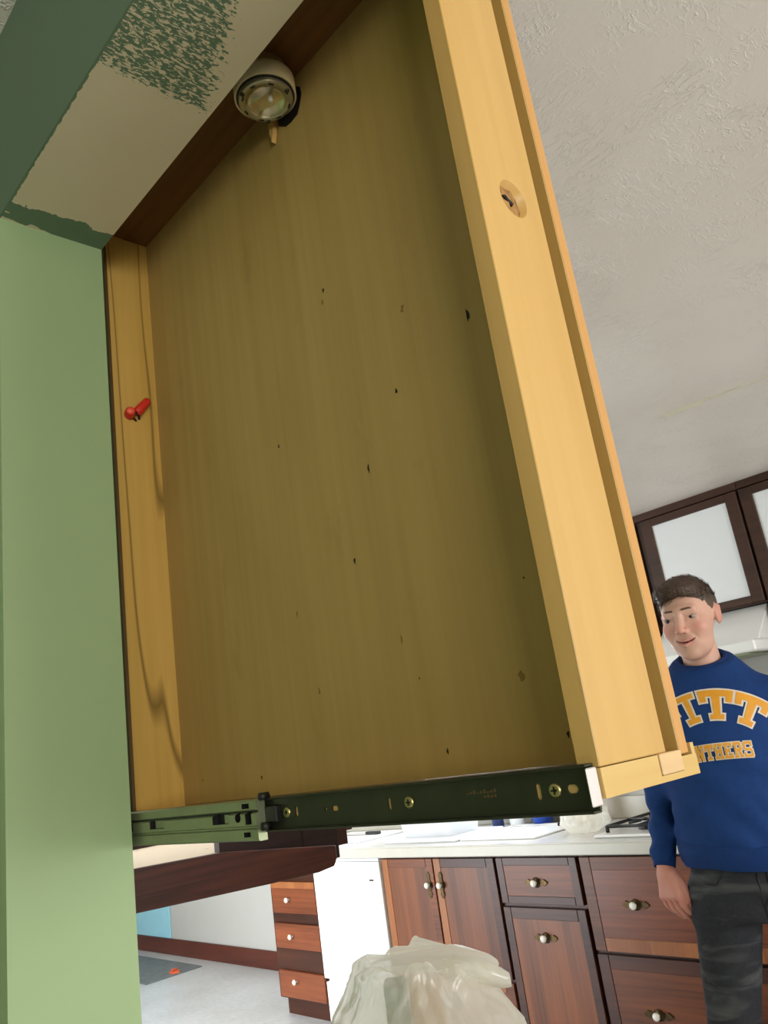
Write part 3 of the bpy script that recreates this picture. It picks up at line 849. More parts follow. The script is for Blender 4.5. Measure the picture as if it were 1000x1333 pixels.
for v in range(3): tube(bm, [(-2.86 + v * .03, 3.555, CZ + .02), (-2.85 + v * .035, 3.565, CZ + .10), (-2.83 + v * .03, 3.56, CZ + .13)], .008, 7)
mesh_obj('brush', bm, 'navy', bw)
rk = thing('wire_rack', (-2.58, 3.5, CZ), 'black wire rack with curled bars on the counter', 'rack')
bm = bmesh.new()
for yy in (3.46, 3.54):
    for zz in (.012, .085, .16): tube(bm, [(-2.63, yy, CZ + zz), (-2.54, yy, CZ + zz)], .003, 6)
    for k in range(5): tube(bm, [(-2.63 + k * .0225, yy, CZ + .012), (-2.625 + k * .0225, yy, CZ + .06), (-2.635 + k * .0225, yy, CZ + .11), (-2.63 + k * .0225, yy, CZ + .16)], .0025, 6)
for xx in (-2.63, -2.54):
    for zz in (.012, .085, .16): tube(bm, [(xx, 3.46, CZ + zz), (xx, 3.54, CZ + zz)], .003, 6)
    for yy in (3.46, 3.54): tube(bm, [(xx, yy, CZ), (xx, yy, CZ + .014)], .005, 6)
mesh_obj('frame', bm, 'iron', rk)
pb = thing('pine_board', (-2.47, 3.5, CZ), 'upright orange pine board standing on the counter by the plastic bag', 'board')
B('plank', 'pine', pb, (-2.515, -2.43, 3.47, 3.49, CZ, 1.42), bev=.002)
B('foot', 'pine', pb, (-2.515, -2.43, 3.45, 3.55, CZ, CZ + .02), bev=.002)
ck = thing('cooktop', (-1.78, 3.3, CZ), 'white gas cooktop with black iron grates on the counter', 'cooktop')
B('enamel_top', 'white_gloss', ck, (-2.16, -1.38, 3.06, 3.56, CZ, CZ + .012), bev=.005)
for gx in (-1.98, -1.58):
    bm = bmesh.new()
    for yy in (3.13, 3.31, 3.49): tube(bm, [(gx - .15, yy, CZ + .035), (gx + .15, yy, CZ + .035)], .007, 6)
    for xx in (-.15, 0, .15): tube(bm, [(gx + xx, 3.13, CZ + .035), (gx + xx, 3.49, CZ + .035)], .007, 6)
    for xx in (-.15, .15):
        for yy in (3.13, 3.49): tube(bm, [(gx + xx, yy, CZ + .012), (gx + xx, yy, CZ + .036)], .008, 6)
    for yy in (3.22, 3.40):
        for k in range(4):
            a = math.pi / 4 + k * math.pi / 2
            tube(bm, [(gx + .10 * math.cos(a), yy + .06 * math.sin(a), CZ + .04), (gx + .03 * math.cos(a), yy + .03 * math.sin(a), CZ + .046)], .006, 6)
    mesh_obj('grate', bm, 'iron', ck)
    for yy in (3.22, 3.40):
        bm = bmesh.new(); lathe(bm, (gx, yy, CZ + .012), (0, 0, 1), [(0, .05), (.006, .048), (.008, .035), (.02, .033), (.022, 0)], 18); mesh_obj('burner', bm, 'iron', ck)
for k in range(4):
    bm = bmesh.new(); lathe(bm, (-1.86 + .055 * k, 3.095, CZ + .012), (0, 0, 1), [(0, .018), (.02, .016), (.021, 0)], 14); mesh_obj('control_knob', bm, 'black', ck)

def film_bag(name, origin, prof, squash, label, cat, seed, seg=72, rows=46, ear=None, amp=1.0):
    """crumpled thin plastic bag: prof is a list of (height, radius)"""
    o = thing(name, origin, label, cat)
    bm = bmesh.new(); rings = []
    hs = [p[0] for p in prof]; rs = [p[1] for p in prof]
    for j in range(rows + 1):
        h = hs[0] + (hs[-1] - hs[0]) * j / rows
        r = float(np.interp(h, hs, rs))
        ringv = []
        for i in range(seg):
            a = 2 * math.pi * i / seg
            n1 = noise.noise(Vector((math.cos(a) * 2.1 + seed, math.sin(a) * 2.1, h * 4)))
            n2 = abs(noise.noise(Vector((math.cos(a) * 5 + seed, math.sin(a) * 5, h * 9)))) 
            n3 = abs(noise.noise(Vector((math.cos(a) * 11, math.sin(a) * 11 + seed, h * 26))))
            edge = min(1, h / 0.03)
            rr = r * (1 + amp * edge * (0.12 * n1 - 0.16 * n2 - 0.12 * n3 + 0.05))
            z = h + amp * 0.03 * (j / rows) ** 3 * noise.noise(Vector((math.cos(a) * 2.5, math.sin(a) * 2.5, seed)))
            x, y = rr * math.cos(a) * squash[0], rr * math.sin(a) * squash[1]
            if ear:
                for ex, ey, ez, ew, el, lift in ear:
                    g = math.exp(-((math.cos(a) - ex) ** 2 + (math.sin(a) - ey) ** 2) / ew) * math.exp(-((h - ez) / 0.020) ** 2)
                    x += el * ex * g; y += el * ey * g; z += lift * g
            ringv.append(bm.verts.new(Vector(origin) + Vector((x, y, z))))
        rings.append(ringv)
    for A, C in zip(rings, rings[1:]):
        for i in range(seg):
            f = bm.faces.new((A[i], A[(i + 1) % seg], C[(i + 1) % seg], C[i])); f.smooth = True
    bm.faces.new(rings[0]); bm.faces.new(rings[-1])
    mesh_obj('film', bm, 'film', o)
    return o
film_bag('grocery_bag', (-2.335, 3.25, CZ + .001), [(0, .07), (.04, .115), (.10, .11), (.14, .06), (.17, .075), (.22, .08), (.25, .03), (.26, .005)], (1, .8),
         'knotted white plastic bag on the counter beside the cooktop', 'bag', 3.3, seg=64, rows=44, amp=2.0)

# ------------------------------------------------------------------ upper cabinets and hood
UY = 3.35
def upper(name, x0, x1, z0, label, doors):
    t = thing(name, ((x0 + x1) / 2, 3.5, z0), label, 'cabinet')
    B('carcase', 'walnut', t, (x0, x1, UY + 0.022, KW, z0, CEIL - 0.001))
    B('crown_rail', 'walnut', t, (x0, x1, UY + 0.004, UY + 0.0215, 2.222, CEIL - 0.001), bev=.001)
    for xa, xb in doors:
        za, zb = z0 + 0.006, 2.217
        s = 0.052
        d = B('door', 'panelwhite', t, (xa + s - .004, xb - s + .004, UY + .008, UY + .016, za + s - .03, zb - s + .02))
        B('stile', 'walnut', d, (xa, xa + s, UY, UY + .021, za, zb), bev=.002)
        B('stile', 'walnut', d, (xb - s, xb, UY, UY + .021, za, zb), bev=.002)
        B('top_rail', 'walnut', d, (xa + s, xb - s, UY, UY + .021, zb - .034, zb), bev=.002)
        B('bottom_rail', 'walnut', d, (xa + s, xb - s, UY, UY + .021, za, za + .03), bev=.002)
    return t
upper('hood_cabinet', -1.80, -1.312, 1.745, 'short dark walnut wall cabinet with white panel above the hood', [(-1.772, -1.318)])
upper('tall_wall_cabinet', -1.310, -0.55, 1.45, 'tall dark walnut wall cabinet with white panels beside the hood', [(-1.306, -0.935), (-0.930, -0.556)])
upper('corner_wall_cabinet', -2.55, -1.803, 1.45, 'tall dark walnut wall cabinet hidden past the hood', [(-2.545, -2.18), (-2.175, -1.81)])
hd_ = thing('range_hood', (-1.55, 3.4, 1.55), 'white range hood under the short walnut cabinet', 'range hood')
bm = bmesh.new(); prism(bm, [(3.40, 1.743), (KW, 1.743), (KW, 1.60), (3.22, 1.60)], 'x', -1.795, -1.33, bev=.004); mesh_obj('canopy', bm, 'white_gloss', hd_)
B('lip', 'white_gloss', hd_, (-1.797, -1.325, 3.16, KW, 1.555, 1.599), bev=.006)
B('filter', 'steel', hd_, (-1.74, -1.38, 3.22, 3.58, 1.549, 1.5548))
hg = thing('woven_pouch', (-1.785, 3.30, 1.60), 'black and white speckled woven pouch hanging on the tall cabinet side', 'pouch')
k = NT('speckled_weave'); vo = k.noise(k.coord((90, 90, 90)), 1, 3)
k.set(k.ramp(vo, [(0.48, lin(24, 22, 22)), (0.56, lin(36, 34, 34)), (0.62, lin(190, 186, 178))]), 0.8); M['weave'] = k.m
bm = bmesh.new(); vbox(bm, -1.86, -1.80, 3.30, 3.335, 1.66, 1.80, bev=.012, seg=2); mesh_obj('pouch', bm, 'weave', hg)
bm = bmesh.new(); tube(bm, [(-1.85, 3.318, 1.79), (-1.83, 3.335, 1.86), (-1.81, 3.318, 1.79)], .003, 6); mesh_obj('loop', bm, 'black', hg)

# ------------------------------------------------------------------ bar with dark wooden edge
bar = thing('breakfast_bar', (-3.0, 1.2, 0), 'breakfast bar with scarred white top and dark walnut edge board', 'bar')
BT = 1.135
B('base_panel', 'bar_dark', bar, (-3.25, -2.80, WB + .002, 1.15, 0.0, 1.089))
B('top', 'bar_top', bar, (-3.62, -2.741, WB + .002, 2.12, 1.09, BT), (-2.742, -2.701, WB + .002, 1.60, 1.09, BT))
B('back_ledge', 'bar_dark', bar, (-3.66, -3.621, WB + .002, 2.12, 1.05, 1.19), bev=.002)
bm = bmesh.new()
prism(bm, [(0.378, 1.147), (1.2716, 1.1455), (1.6061, 1.1356), (2.090, 1.0725), (2.0955, 1.066), (2.0945, 1.025), (2.078, 0.999), (1.998, 0.9905), (1.7707, 0.996), (1.2742, 1.0135), (0.378, 1.018)], 'x', -2.70, -2.67, bev=.003)
mesh_obj('edge_board', bm, 'bar', bar)
B('dark_panel', 'bar_dark', bar, (-2.74, -2.703, 1.602, 1.964, 1.02, 1.205), bev=.002)
B('dark_panel', 'bar_dark', bar, (-2.74, -2.703, 1.966, 2.136, 1.02, 1.18), bev=.002)
B('end_block', 'cherry_dark', bar, (-2.74, -2.71, 2.137, 2.19, 1.062, 1.15), bev=.002)
B('end_block', 'cherry_dark', bar, (-2.80, -2.741, 2.15, 2.245, 1.108, 1.15), bev=.002)

# ------------------------------------------------------------------ floor bits at the far left
mt = B('floor_mat', 'mat', None, (-8.05, -6.3, 3.03, 3.50, 0.0005, 0.008), bev=.002)
tag(mt, 'slate grey mat on the floor along the baseboard', 'mat')
bm = bmesh.new(); prism(bm, [(-6.40, 3.27), (-6.33, 3.26), (-6.31, 3.31), (-6.36, 3.34)], 'z', 0.0085, 0.018); prism(bm, [(-6.385, 3.28), (-6.345, 3.27), (-6.36, 3.32)], 'z', 0.018, 0.036)
tag(mesh_obj('orange_scrap', bm, 'scrap'), 'small crumpled orange scrap on the edge of the grey mat', 'scrap')
bl = thing('pale_blue_board', (-7.5, KW - .006, .1255), 'pale blue glossy sheet propped on the baseboard against the wall', 'board')
B('sheet', 'paleblue', bl, (-8.05, -7.05, KW - .012, KW - .002, .1255, 1.0), bev=.002)
bm = bmesh.new(); lathe(bm, (-7.3, KW - .012, 0.36), (0, -1, 0), [(0, 0), (0, .014), (.006, .012), (.007, 0)], 10); mesh_obj('peg', bm, 'black', bl)

# ------------------------------------------------------------------ plastic bag on a stool in the foreground
BX, BYY = -1.262, 1.135
so = thing('stool', (BX, BYY, 0), 'plain pine stool carrying the big plastic bag', 'stool')
B('seat', 'pine', so, (BX - .17, BX + .17, BYY - .17, BYY + .17, .66, .69), bev=.006)
for s in (-1, 1):
    for u in (-1, 1):
        B('leg', 'pine', so, (BX + s * .14 - .018, BX + s * .14 + .018, BYY + u * .14 - .018, BYY + u * .14 + .018, 0, .66), bev=.003)
B('stretcher', 'pine', so, (BX - .122, BX + .122, BYY - .152, BYY - .128, .25, .28)); B('stretcher', 'pine', so, (BX - .122, BX + .122, BYY + .128, BYY + .152, .25, .28))
view = Vector((-0.735, 0.68)); lat = Vector((0.68, 0.735))
bag = film_bag('plastic_bag', (BX, BYY, .691), [(0, .12), (.03, .18), (.12, .205), (.20, .190), (.24, .160), (.27, .132), (.30, .114), (.318, .106), (.326, .08), (.330, .05), (.325, .01)], (1, 1),
         'large translucent white plastic bag holding cartons, on the stool', 'bag', 1.7, seg=128, rows=70,
         ear=[(lat.x, lat.y, .300, .05, .050, -.002), (-lat.x * .9 - view.x * .3, -lat.y * .9 - view.y * .3, .318, .02, .004, .022)])
def flap(parent):
    """crumpled carrying handle lying over the bag's shoulder"""
    bm = bmesh.new(); rings = []
    L3 = Vector((lat.x, lat.y, 0)); V3 = Vector((view.x, view.y, 0)); Z3 = Vector((0, 0, 1))
    base = Vector((BX, BYY, .691)) + L3 * .060 - V3 * .04 + Z3 * .302
    for j in range(15):
        u = j / 14
        hv = float(np.interp(u, [0, .3, .7, .9, 1], [.020, .017, .018, .013, .009])); hd_2 = float(np.interp(u, [0, .6, 1], [.030, .022, .010]))
        c = base + L3 * (.115 * u) + Z3 * (-.022 * u * u + .006 * math.sin(u * 5))
        rings.append([bm.verts.new(c + Z3 * hv * math.sin(2 * math.pi * k / 20) * (1 + .5 * noise.noise(Vector((k * .9, u * 5, 2)))) + V3 * hd_2 * math.cos(2 * math.pi * k / 20) * (1 + .5 * noise.noise(Vector((k * .8, u * 6, 7))))) for k in range(20)])
    for A, C_ in zip(rings, rings[1:]):
        for k in range(20): bm.faces.new((A[k], A[(k + 1) % 20], C_[(k + 1) % 20], C_[k])).smooth = True
    bm.faces.new(rings[-1])
    mesh_obj('handle', bm, 'film', parent)
flap(bag)
def carton(name, label, cx, cy, z0, w, dpt, hgt, rot, mat):
    t = bmesh.new(); vbox(t, -w / 2, w / 2, -dpt / 2, dpt / 2, 0, hgt, bev=.003)
    bmesh.ops.rotate(t, verts=t.verts[:], matrix=Matrix.Rotation(rot, 3, 'Z'))
    bmesh.ops.translate(t, verts=t.verts[:], vec=(cx, cy, z0))
    return tag(mesh_obj(name, t, mat, None, (cx, cy, z0)), label, 'carton')
carton('carton', 'teal green carton inside the large plastic bag', BX + view.x * -.03 - lat.x * .035, BYY + view.y * -.03 - lat.y * .035, .695, .04, .06, .295, .8, 'teal')
carton('carton', 'brown kraft carton inside the large plastic bag', BX + view.x * -.015 + lat.x * .02, BYY + view.y * -.015 + lat.y * .02, .695, .06, .055, .29, .8, 'kraft')

# ------------------------------------------------------------------ person: implicit surfaces turned into meshes
def surf_nets(fn, lo, hi, h):
    lo = np.array(lo, float); hi = np.array(hi, float)
    n = np.ceil((hi - lo) / h).astype(int) + 1
    ax = [lo[i] + np.arange(n[i]) * h for i in range(3)]
    X, Y, Z = np.meshgrid(*ax, indexing='ij')
    F = fn(X, Y, Z).astype(np.float64)
    nx, ny, nz = n - 1
    acc = np.zeros((nx, ny, nz, 3)); cnt = np.zeros((nx, ny, nz))
    corners = [(i, j, k) for i in (0, 1) for j in (0, 1) for k in (0, 1)]
    sub = lambda c: F[c[0]:c[0] + nx, c[1]:c[1] + ny, c[2]:c[2] + nz]
    for a in corners:
        for d in range(3):
            if a[d]: continue
            b = list(a); b[d] = 1
            fa, fb = sub(a), sub(b)
            cr = (fa < 0) != (fb < 0)
            t = np.where(cr, fa / np.where(fa == fb, 1, fa - fb), 0)
            for e in range(3):
                acc[..., e] += np.where(cr, a[e] + (t if e == d else 0), 0)
            cnt += cr
    act = cnt > 0
    idx = -np.ones(act.shape, int); idx[act] = np.arange(act.sum())
    cells = np.argwhere(act)
    V = lo + (cells + acc[act] / cnt[act][:, None]) * h
    quads = []
    for d in range(3):
        e, f = [(1, 2), (2, 0), (0, 1)][d]
        sl_a = [slice(0, n[i]) for i in range(3)]
        fa = F.take(range(0, n[d] - 1), axis=d); fb = F.take(range(1, n[d]), axis=d)
        g = np.argwhere((fa < 0) != (fb < 0))
        g = g[(g[:, e] > 0) & (g[:, f] > 0) & (g[:, e] < n[e] - 1) & (g[:, f] < n[f] - 1)]
        inside = fa[tuple(g.T)] < 0
        def cell(de, df):
            q = g.copy(); q[:, e] += de; q[:, f] += df
            return idx[tuple(q.T)]
        q = np.stack([cell(-1, -1), cell(0, -1), cell(0, 0), cell(-1, 0)], 1)
        q[~inside] = q[~inside][:, ::-1]
        quads.append(q)
    Q = np.concatenate(quads); Q = Q[(Q >= 0).all(1)]
    return V, Q

def add_mesh(name, V, Q, mats, parent, colors=None, smooth_it=0):
    V = np.asarray(V)
    for _ in range(smooth_it):
        S = np.zeros_like(V); c = np.zeros(len(V))
        for a in range(4):
            for b in (1, 3):
                np.add.at(S, Q[:, a], V[Q[:, (a + b) % 4]]); np.add.at(c, Q[:, a], 1)
        V = 0.5 * V + 0.5 * S / np.maximum(c, 1)[:, None]
    me = bpy.data.meshes.new(name)
    me.from_pydata(V.tolist(), [], Q.tolist())
    me.polygons.foreach_set('use_smooth', [True] * len(me.polygons))
    for mt_ in (mats if isinstance(mats, list) else [mats]): me.materials.append(M[mt_])
    if colors is not None:
        at = me.color_attributes.new('Col', 'FLOAT_COLOR', 'POINT')
        at.data.foreach_set('color', np.asarray(colors, np.float32).ravel())
    me.update()
    o = bpy.data.objects.new(name, me); COL.objects.link(o); o.parent = parent
    return o

def smin(a, b, k):
    h_ = np.clip(0.5 + 0.5 * (b - a) / k, 0, 1)
    return b * (1 - h_) + a * h_ - k * h_ * (1 - h_)
def smax(a, b, k): return -smin(-a, -b, k)
def cap(X, Y, Z, a, b, ra, rb):
    ab = np.subtract(b, a); L = (ab ** 2).sum()
    t = np.clip(((X - a[0]) * ab[0] + (Y - a[1]) * ab[1] + (Z - a[2]) * ab[2]) / L, 0, 1)
    return np.sqrt((X - a[0] - t * ab[0]) ** 2 + (Y - a[1] - t * ab[1]) ** 2 + (Z - a[2] - t * ab[2]) ** 2) - (ra + t * (rb - ra))
def ell(X, Y, Z, c, r):
    px, py, pz = (X - c[0]), (Y - c[1]), (Z - c[2])
    k0 = np.sqrt((px / r[0]) ** 2 + (py / r[1]) ** 2 + (pz / r[2]) ** 2) + 1e-9
    k1 = np.sqrt((px / r[0] ** 2) ** 2 + (py / r[1] ** 2) ** 2 + (pz / r[2] ** 2) ** 2) + 1e-9
    return k0 * (k0 - 1) / k1

per = thing('person', (-1.06, 2.17, 0), 'person in a navy sweatshirt and charcoal jeans standing by the cherry drawers', 'person')
per.rotation_euler = (0, 0, math.atan2(.439, .898))
per['_o'] = [0, 0, 0]

HC = np.array([-0.008, -0.035, 1.623]); YAW = math.radians(17); PIT = math.radians(5)
cy_, sy_ = math.cos(YAW), math.sin(YAW)
def to_head(X, Y, Z):
    x, y, z = X - HC[0], Y - HC[1], Z - HC[2]
    x, y = x * cy_ + y * -sy_ , x * sy_ + y * cy_         # face turned towards -x
    y, z = y * math.cos(PIT) + z * math.sin(PIT), -y * math.sin(PIT) + z * math.cos(PIT)
    return x, y, z
def from_head(p):
    x, y, z = p
    y, z = y * math.cos(PIT) - z * math.sin(PIT), y * math.sin(PIT) + z * math.cos(PIT)
    x, y = x * cy_ + y * sy_, -x * sy_ + y * cy_
    return np.array([x, y, z]) + HC

def head_fn(X, Y, Z):
    x, y, z = to_head(X, Y, Z)
    ax = np.abs(x)
    f = ell(x, y, z, (0, .020, .030), (.070, .088, .078))
    f = smin(f, ell(x, y, z, (0, -.022, -.026), (.059, .066, .082)), .03)
    f = smin(f, ell(x, y, z, (0, -.030, -.070), (.047, .048, .040)), .025)
    f = smin(f, ell(x, y, z, (0, -.066, -.096), (.020, .016, .014)), .02)
    f = smin(f, ell(ax, y, z, (.038, -.052, -.030), (.022, .026, .022)), .02)          # cheeks
    f = smin(f, cap(ax, y, z, (0, -.080, .020), (.036, -.070, .019), .010, .009), .014)  # brow
    f = smax(f, -ell(ax, y, z, (.031, -.098, .000), (.017, .018, .0085)), .010)        # sockets
    f = smin(f, cap(x, y, z, (0, -.086, .008), (0, -.106, -.030), .0065, .0105), .010)  # nose
    f = smin(f, ell(ax, y, z, (.011, -.094, -.035), (.0075, .009, .0065)), .005)
    f = smin(f, cap(ax, y, z, (.017, -.0805, .0066), (.043, -.072, .0030), .0046, .0042), .004)   # upper lid
    f = smin(f, cap(ax, y, z, (.018, -.0805, -.0072), (.042, -.072, -.0055), .0044, .0040), .005)  # lower lid
    lipz = -.0640 + 11.0 * ax ** 2
    f = smin(f, cap(ax, y, z, (0, -.0905, -.0605), (.025, -.0775, -.0555), .0046, .0022), .004)
    f = smin(f, cap(ax, y, z, (0, -.0890, -.0715), (.021, -.0775, -.0625), .0055, .0025), .004)
    slit = np.maximum(np.abs(z - lipz) - .0011, np.maximum(ax - .025, y + .070))
    f = smax(f, -slit, .0025)
    f = smax(f, -cap(ax, y, z, (.0185, -.0925, -.034), (.0330, -.0790, -.056), .0022, .0026), .006)   # smile fold
    ear = smin(ell(ax, y, z, (.0715, .016, -.006), (.008, .017, .028)), cap(ax, y, z, (.0765, .021, .013), (.0745, .018, -.018), .005, .0045), .008)
    ear = smax(ear, -ell(ax, y, z, (.0815, .010, -.004), (.006, .009, .015)), .004)
    f = smin(f, ear, .006)
    f = smin(f, cap(X, Y, Z, (-.004, .010, 1.56), (0.0, .036, 1.42), .047, .053), .013)
    return f
Vh, Qh = surf_nets(head_fn, (-.12, -.17, 1.44), (.115, .11, 1.76), .0026)
hx, hy, hz = to_head(Vh[:, 0], Vh[:, 1], Vh[:, 2])
skin = np.array(lin(214, 168, 148)[:3])
C = np.tile(skin, (len(Vh), 1))
def blend(mask, rgb):
    global C
    C = C * (1 - mask[:, None]) + np.array(lin(*rgb)[:3]) * mask[:, None]
ahx = np.abs(hx)
front_ = (hy < -.02).astype(float)
blend(.5 * np.exp(-(((ahx - .040) / .018) ** 2 + ((hz + .030) / .018) ** 2)) * front_, (206, 118, 104))
blend(.45 * np.exp(-((hx / .014) ** 2 + ((hz + .032) / .014) ** 2)) * front_, (204, 122, 106))
blend(.30 * np.clip(1 - ((hx / .05) ** 2 + ((hz + .088) / .032) ** 2), 0, 1) * front_, (164, 124, 104))
blend(.25 * np.clip(1 - ((hx / .022) ** 2 + ((hz + .050) / .007) ** 2), 0, 1) * front_, (150, 112, 96))
lz = -.0640 + 11.0 * ahx ** 2
blend(.75 * (np.clip(1 - np.abs(hz - lz + .001) / .0105, 0, 1) ** .6) * np.clip((.026 - ahx) / .006, 0, 1) * (hy < -.068), (186, 100, 92))
blend(.85 * np.clip(1 - np.abs(hz - lz) / .0028, 0, 1) * np.clip((.028 - ahx) / .004, 0, 1) * (hy < -.064), (92, 44, 42))
blend(.6 * np.clip((ahx - .071) / .006, 0, 1) * (hz < .03), (204, 128, 112))
blend(.35 * np.exp(-(((ahx - .031) / .018) ** 2 + ((hz + .000) / .012) ** 2)) * front_, (150, 104, 92))  # eyelid shading painted into the skin colour around the eyes

# hands
def hand_fn(side):
    w = np.array([(-.222 if side < 0 else .285), .020, .985])
    D = np.array([-.02 * side, -.16, -1.0]); D /= np.linalg.norm(D)
    N = np.array([side * .72, -.70, 0.05]); N -= D * (N @ D); N /= np.linalg.norm(N)     # back of the hand
    Wd = np.cross(D, N) * side                                                           # towards the little finger / thumb
    if Wd[1] > 0: Wd = -Wd                                                               # thumb side faces forward
    at = lambda d, n, s: w + D * d * .88 + N * n + Wd * s * .95
    def fn(X, Y, Z):
        f = cap(X, Y, Z, w - D * .022, at(.015, 0, 0), .0205, .023)
        for s0, s1 in ((-.026, -.030), (-.009, -.010), (.009, .010), (.024, .028)):
            f = smin(f, cap(X, Y, Z, at(.015, 0, s0 * .6), at(.072, .002, s1), .0145, .0115), .012)
        for s, L in ((-.0315, .052), (-.0105, .066), (.0105, .070), (.0305, .060)):
            p0 = at(.072, .002, s); p1 = at(.072 + L * .45, -.006, s * 1.02); p2 = at(.072 + L * .78, -.022, s * .98); p3 = at(.072 + L * .92, -.036, s * .95)
            g = np.minimum(np.minimum(cap(X, Y, Z, p0, p1, .0092, .0082), cap(X, Y, Z, p1, p2, .0082, .0074)), cap(X, Y, Z, p2, p3, .0074, .0064))
            f = smin(f, g, .002)
        t0, t1, t2, t3 = at(.015, -.008, .018), at(.045, -.014, .038), at(.070, -.016, .043), at(.090, -.018, .040)
        g = np.minimum(np.minimum(cap(X, Y, Z, t0, t1, .015, .0115), cap(X, Y, Z, t1, t2, .0115, .0098)), cap(X, Y, Z, t2, t3, .0098, .0078))
        return smin(f, g, .008)
    return fn, w
parts_v, parts_q, parts_c, off = [Vh], [Qh], [C], len(Vh)
for side in (-1, 1):
    fn, w = hand_fn(side)
    v, q = surf_nets(fn, w + np.array([-.075, -.10, -.185]), w + np.array([.075, .08, .075]), .0032)
    parts_v.append(v); parts_q.append(q + off); off += len(v)
    cc = np.tile(np.array(lin(206, 142, 126)[:3]), (len(v), 1))
    kn_ = np.clip(1 - np.abs(v[:, 2] - (w[2] - .075)) / .012, 0, 1)[:, None] * .4
    parts_c.append(cc * (1 - kn_) + np.array(lin(196, 112, 100)[:3]) * kn_)

def torso_prof(z, tab):
    zs = [t[0] for t in tab]
    return [np.interp(z, zs, [t[i] for t in tab]) for i in range(1, len(tab[0]))]
ARM = {s: ((s * .156 - .010, .014, 1.372), ((-.192 if s < 0 else .235), .10, 1.175), ((-.222 if s < 0 else .285), .028, .995)) for s in (-1, 1)}
def body_fn(X, Y, Z):
    A_, B_2 = torso_prof(Z, [(.85, .13, .09), (1.0, .13, .085), (1.2, .14, .095), (1.36, .145, .10), (1.46, .07, .06)])
    f = np.maximum((np.sqrt((X / A_) ** 2 + ((Y - .02) / B_2) ** 2) - 1) * .09, np.maximum(Z - 1.47, .92 - Z))
    for s in (-1, 1):
        a, b, c = ARM[s]
        f = smin(f, cap(X, Y, Z, a, b, .038, .032), .03); f = smin(f, cap(X, Y, Z, b, c, .028, .018), .02)
        h_, k_, an = LEG[s]
        f = smin(f, cap(X, Y, Z, h_, k_, .060, .040), .04); f = smin(f, cap(X, Y, Z, k_, an, .038, .028), .02)
    return f
LEG = {-1: ((-.088, .02, .90), (-.158, -.03, .52), (-.185, .02, .09)), 1: ((.095, .02, .90), (.150, .03, .50), (.175, .06, .09))}
v, q = surf_nets(body_fn, (-.34, -.16, .04), (.34, .22, 1.50), .010)
parts_v.append(v); parts_q.append(q + off); parts_c.append(np.tile(skin, (len(v), 1)))
Va, Qa, Ca = np.concatenate(parts_v), np.concatenate(parts_q), np.concatenate(parts_c)
add_mesh('body', Va, Qa, 'skin', per, np.concatenate([Ca, np.ones((len(Ca), 1))], 1))

# hair
def hair_fn(X, Y, Z):
    x, y, z = to_head(X, Y, Z)
    f = ell(x, y, z, (0, .022, .032), (.0735, .0930, .0820))
    f = smin(f, ell(x, y, z, (-.010, -.028, .078), (.055, .056, .027)), .03)
    n_ = .0009 * np.sin(x * 330 + 40 * z + 2.2 * np.sin(y * 90)) * np.sin(y * 120 + 1.3 + 60 * x) + .0007 * np.sin(x * 610 + y * 140) 
    f = f + n_
    ys = [-.12, -.075, -.056, -.042, -.030, -.020, -.010, -.002, .004, .014, .03, .05, .08, .12]
    zs = [.060, .058, .052, .036, .016, -.006, -.022, -.022, .000, .026, .022, -.020, -.045, -.055]
    zl = np.interp(y, ys, zs) + .003 * np.sin(x * 140)
    return smax(f, zl - z, .006)
v, q = surf_nets(hair_fn, (-.13, -.17, 1.54), (.115, .12, 1.78), .0026)
rng = np.random.RandomState(4)
hxv, hyv, hzv = to_head(v[:, 0], v[:, 1], v[:, 2])
fade = np.clip((.045 - hzv) / .05, 0, 1)
hc = np.array(lin(66, 49, 38)[:3]) * (1 - fade[:, None]) + np.array(lin(112, 90, 74)[:3]) * fade[:, None]
pick = rng.choice(np.where(hzv > .045)[0], 900)
sv, sq, sc = [], [], []
base_n = len(v)
for pi in pick:                                  # short combed strands on the top of the head
    p = np.array([hxv[pi], hyv[pi], hzv[pi]])
    nrm = (p - np.array([0, .02, .0])) / np.array([.07, .09, .1]) ** 2; nrm /= np.linalg.norm(nrm)
    d = np.array([-.55 + rng.normal(0, .25), -.75 + rng.normal(0, .2), .15]); d -= nrm * (d @ nrm); d /= np.linalg.norm(d)
    w_ = np.cross(nrm, d) * (.0010 + .0006 * rng.rand()); L = .014 + .012 * rng.rand(); lift = .002 + .004 * rng.rand()
    sh_ = .6 + .9 * rng.rand()
    for k in range(4):
        t = k / 3; c_ = p + d * L * t + nrm * (lift * math.sin(t * 2.2) - .001)
        for e_ in (-1, 1):
            sv.append(from_head(c_ + e_ * w_ * (1 - .75 * t))); sc.append(np.array(lin(78, 58, 45)[:3]) * sh_)
    for k in range(3): sq.append([base_n + k * 2, base_n + k * 2 + 1, base_n + k * 2 + 3, base_n + k * 2 + 2])
    base_n += 8
V2, Q2 = np.concatenate([v, np.array(sv)]), np.concatenate([q, np.array(sq)])
C2 = np.concatenate([hc, np.array(sc)])
add_mesh('hair', V2, Q2, 'hair_v', per, np.concatenate([C2, np.ones((len(C2), 1))], 1))
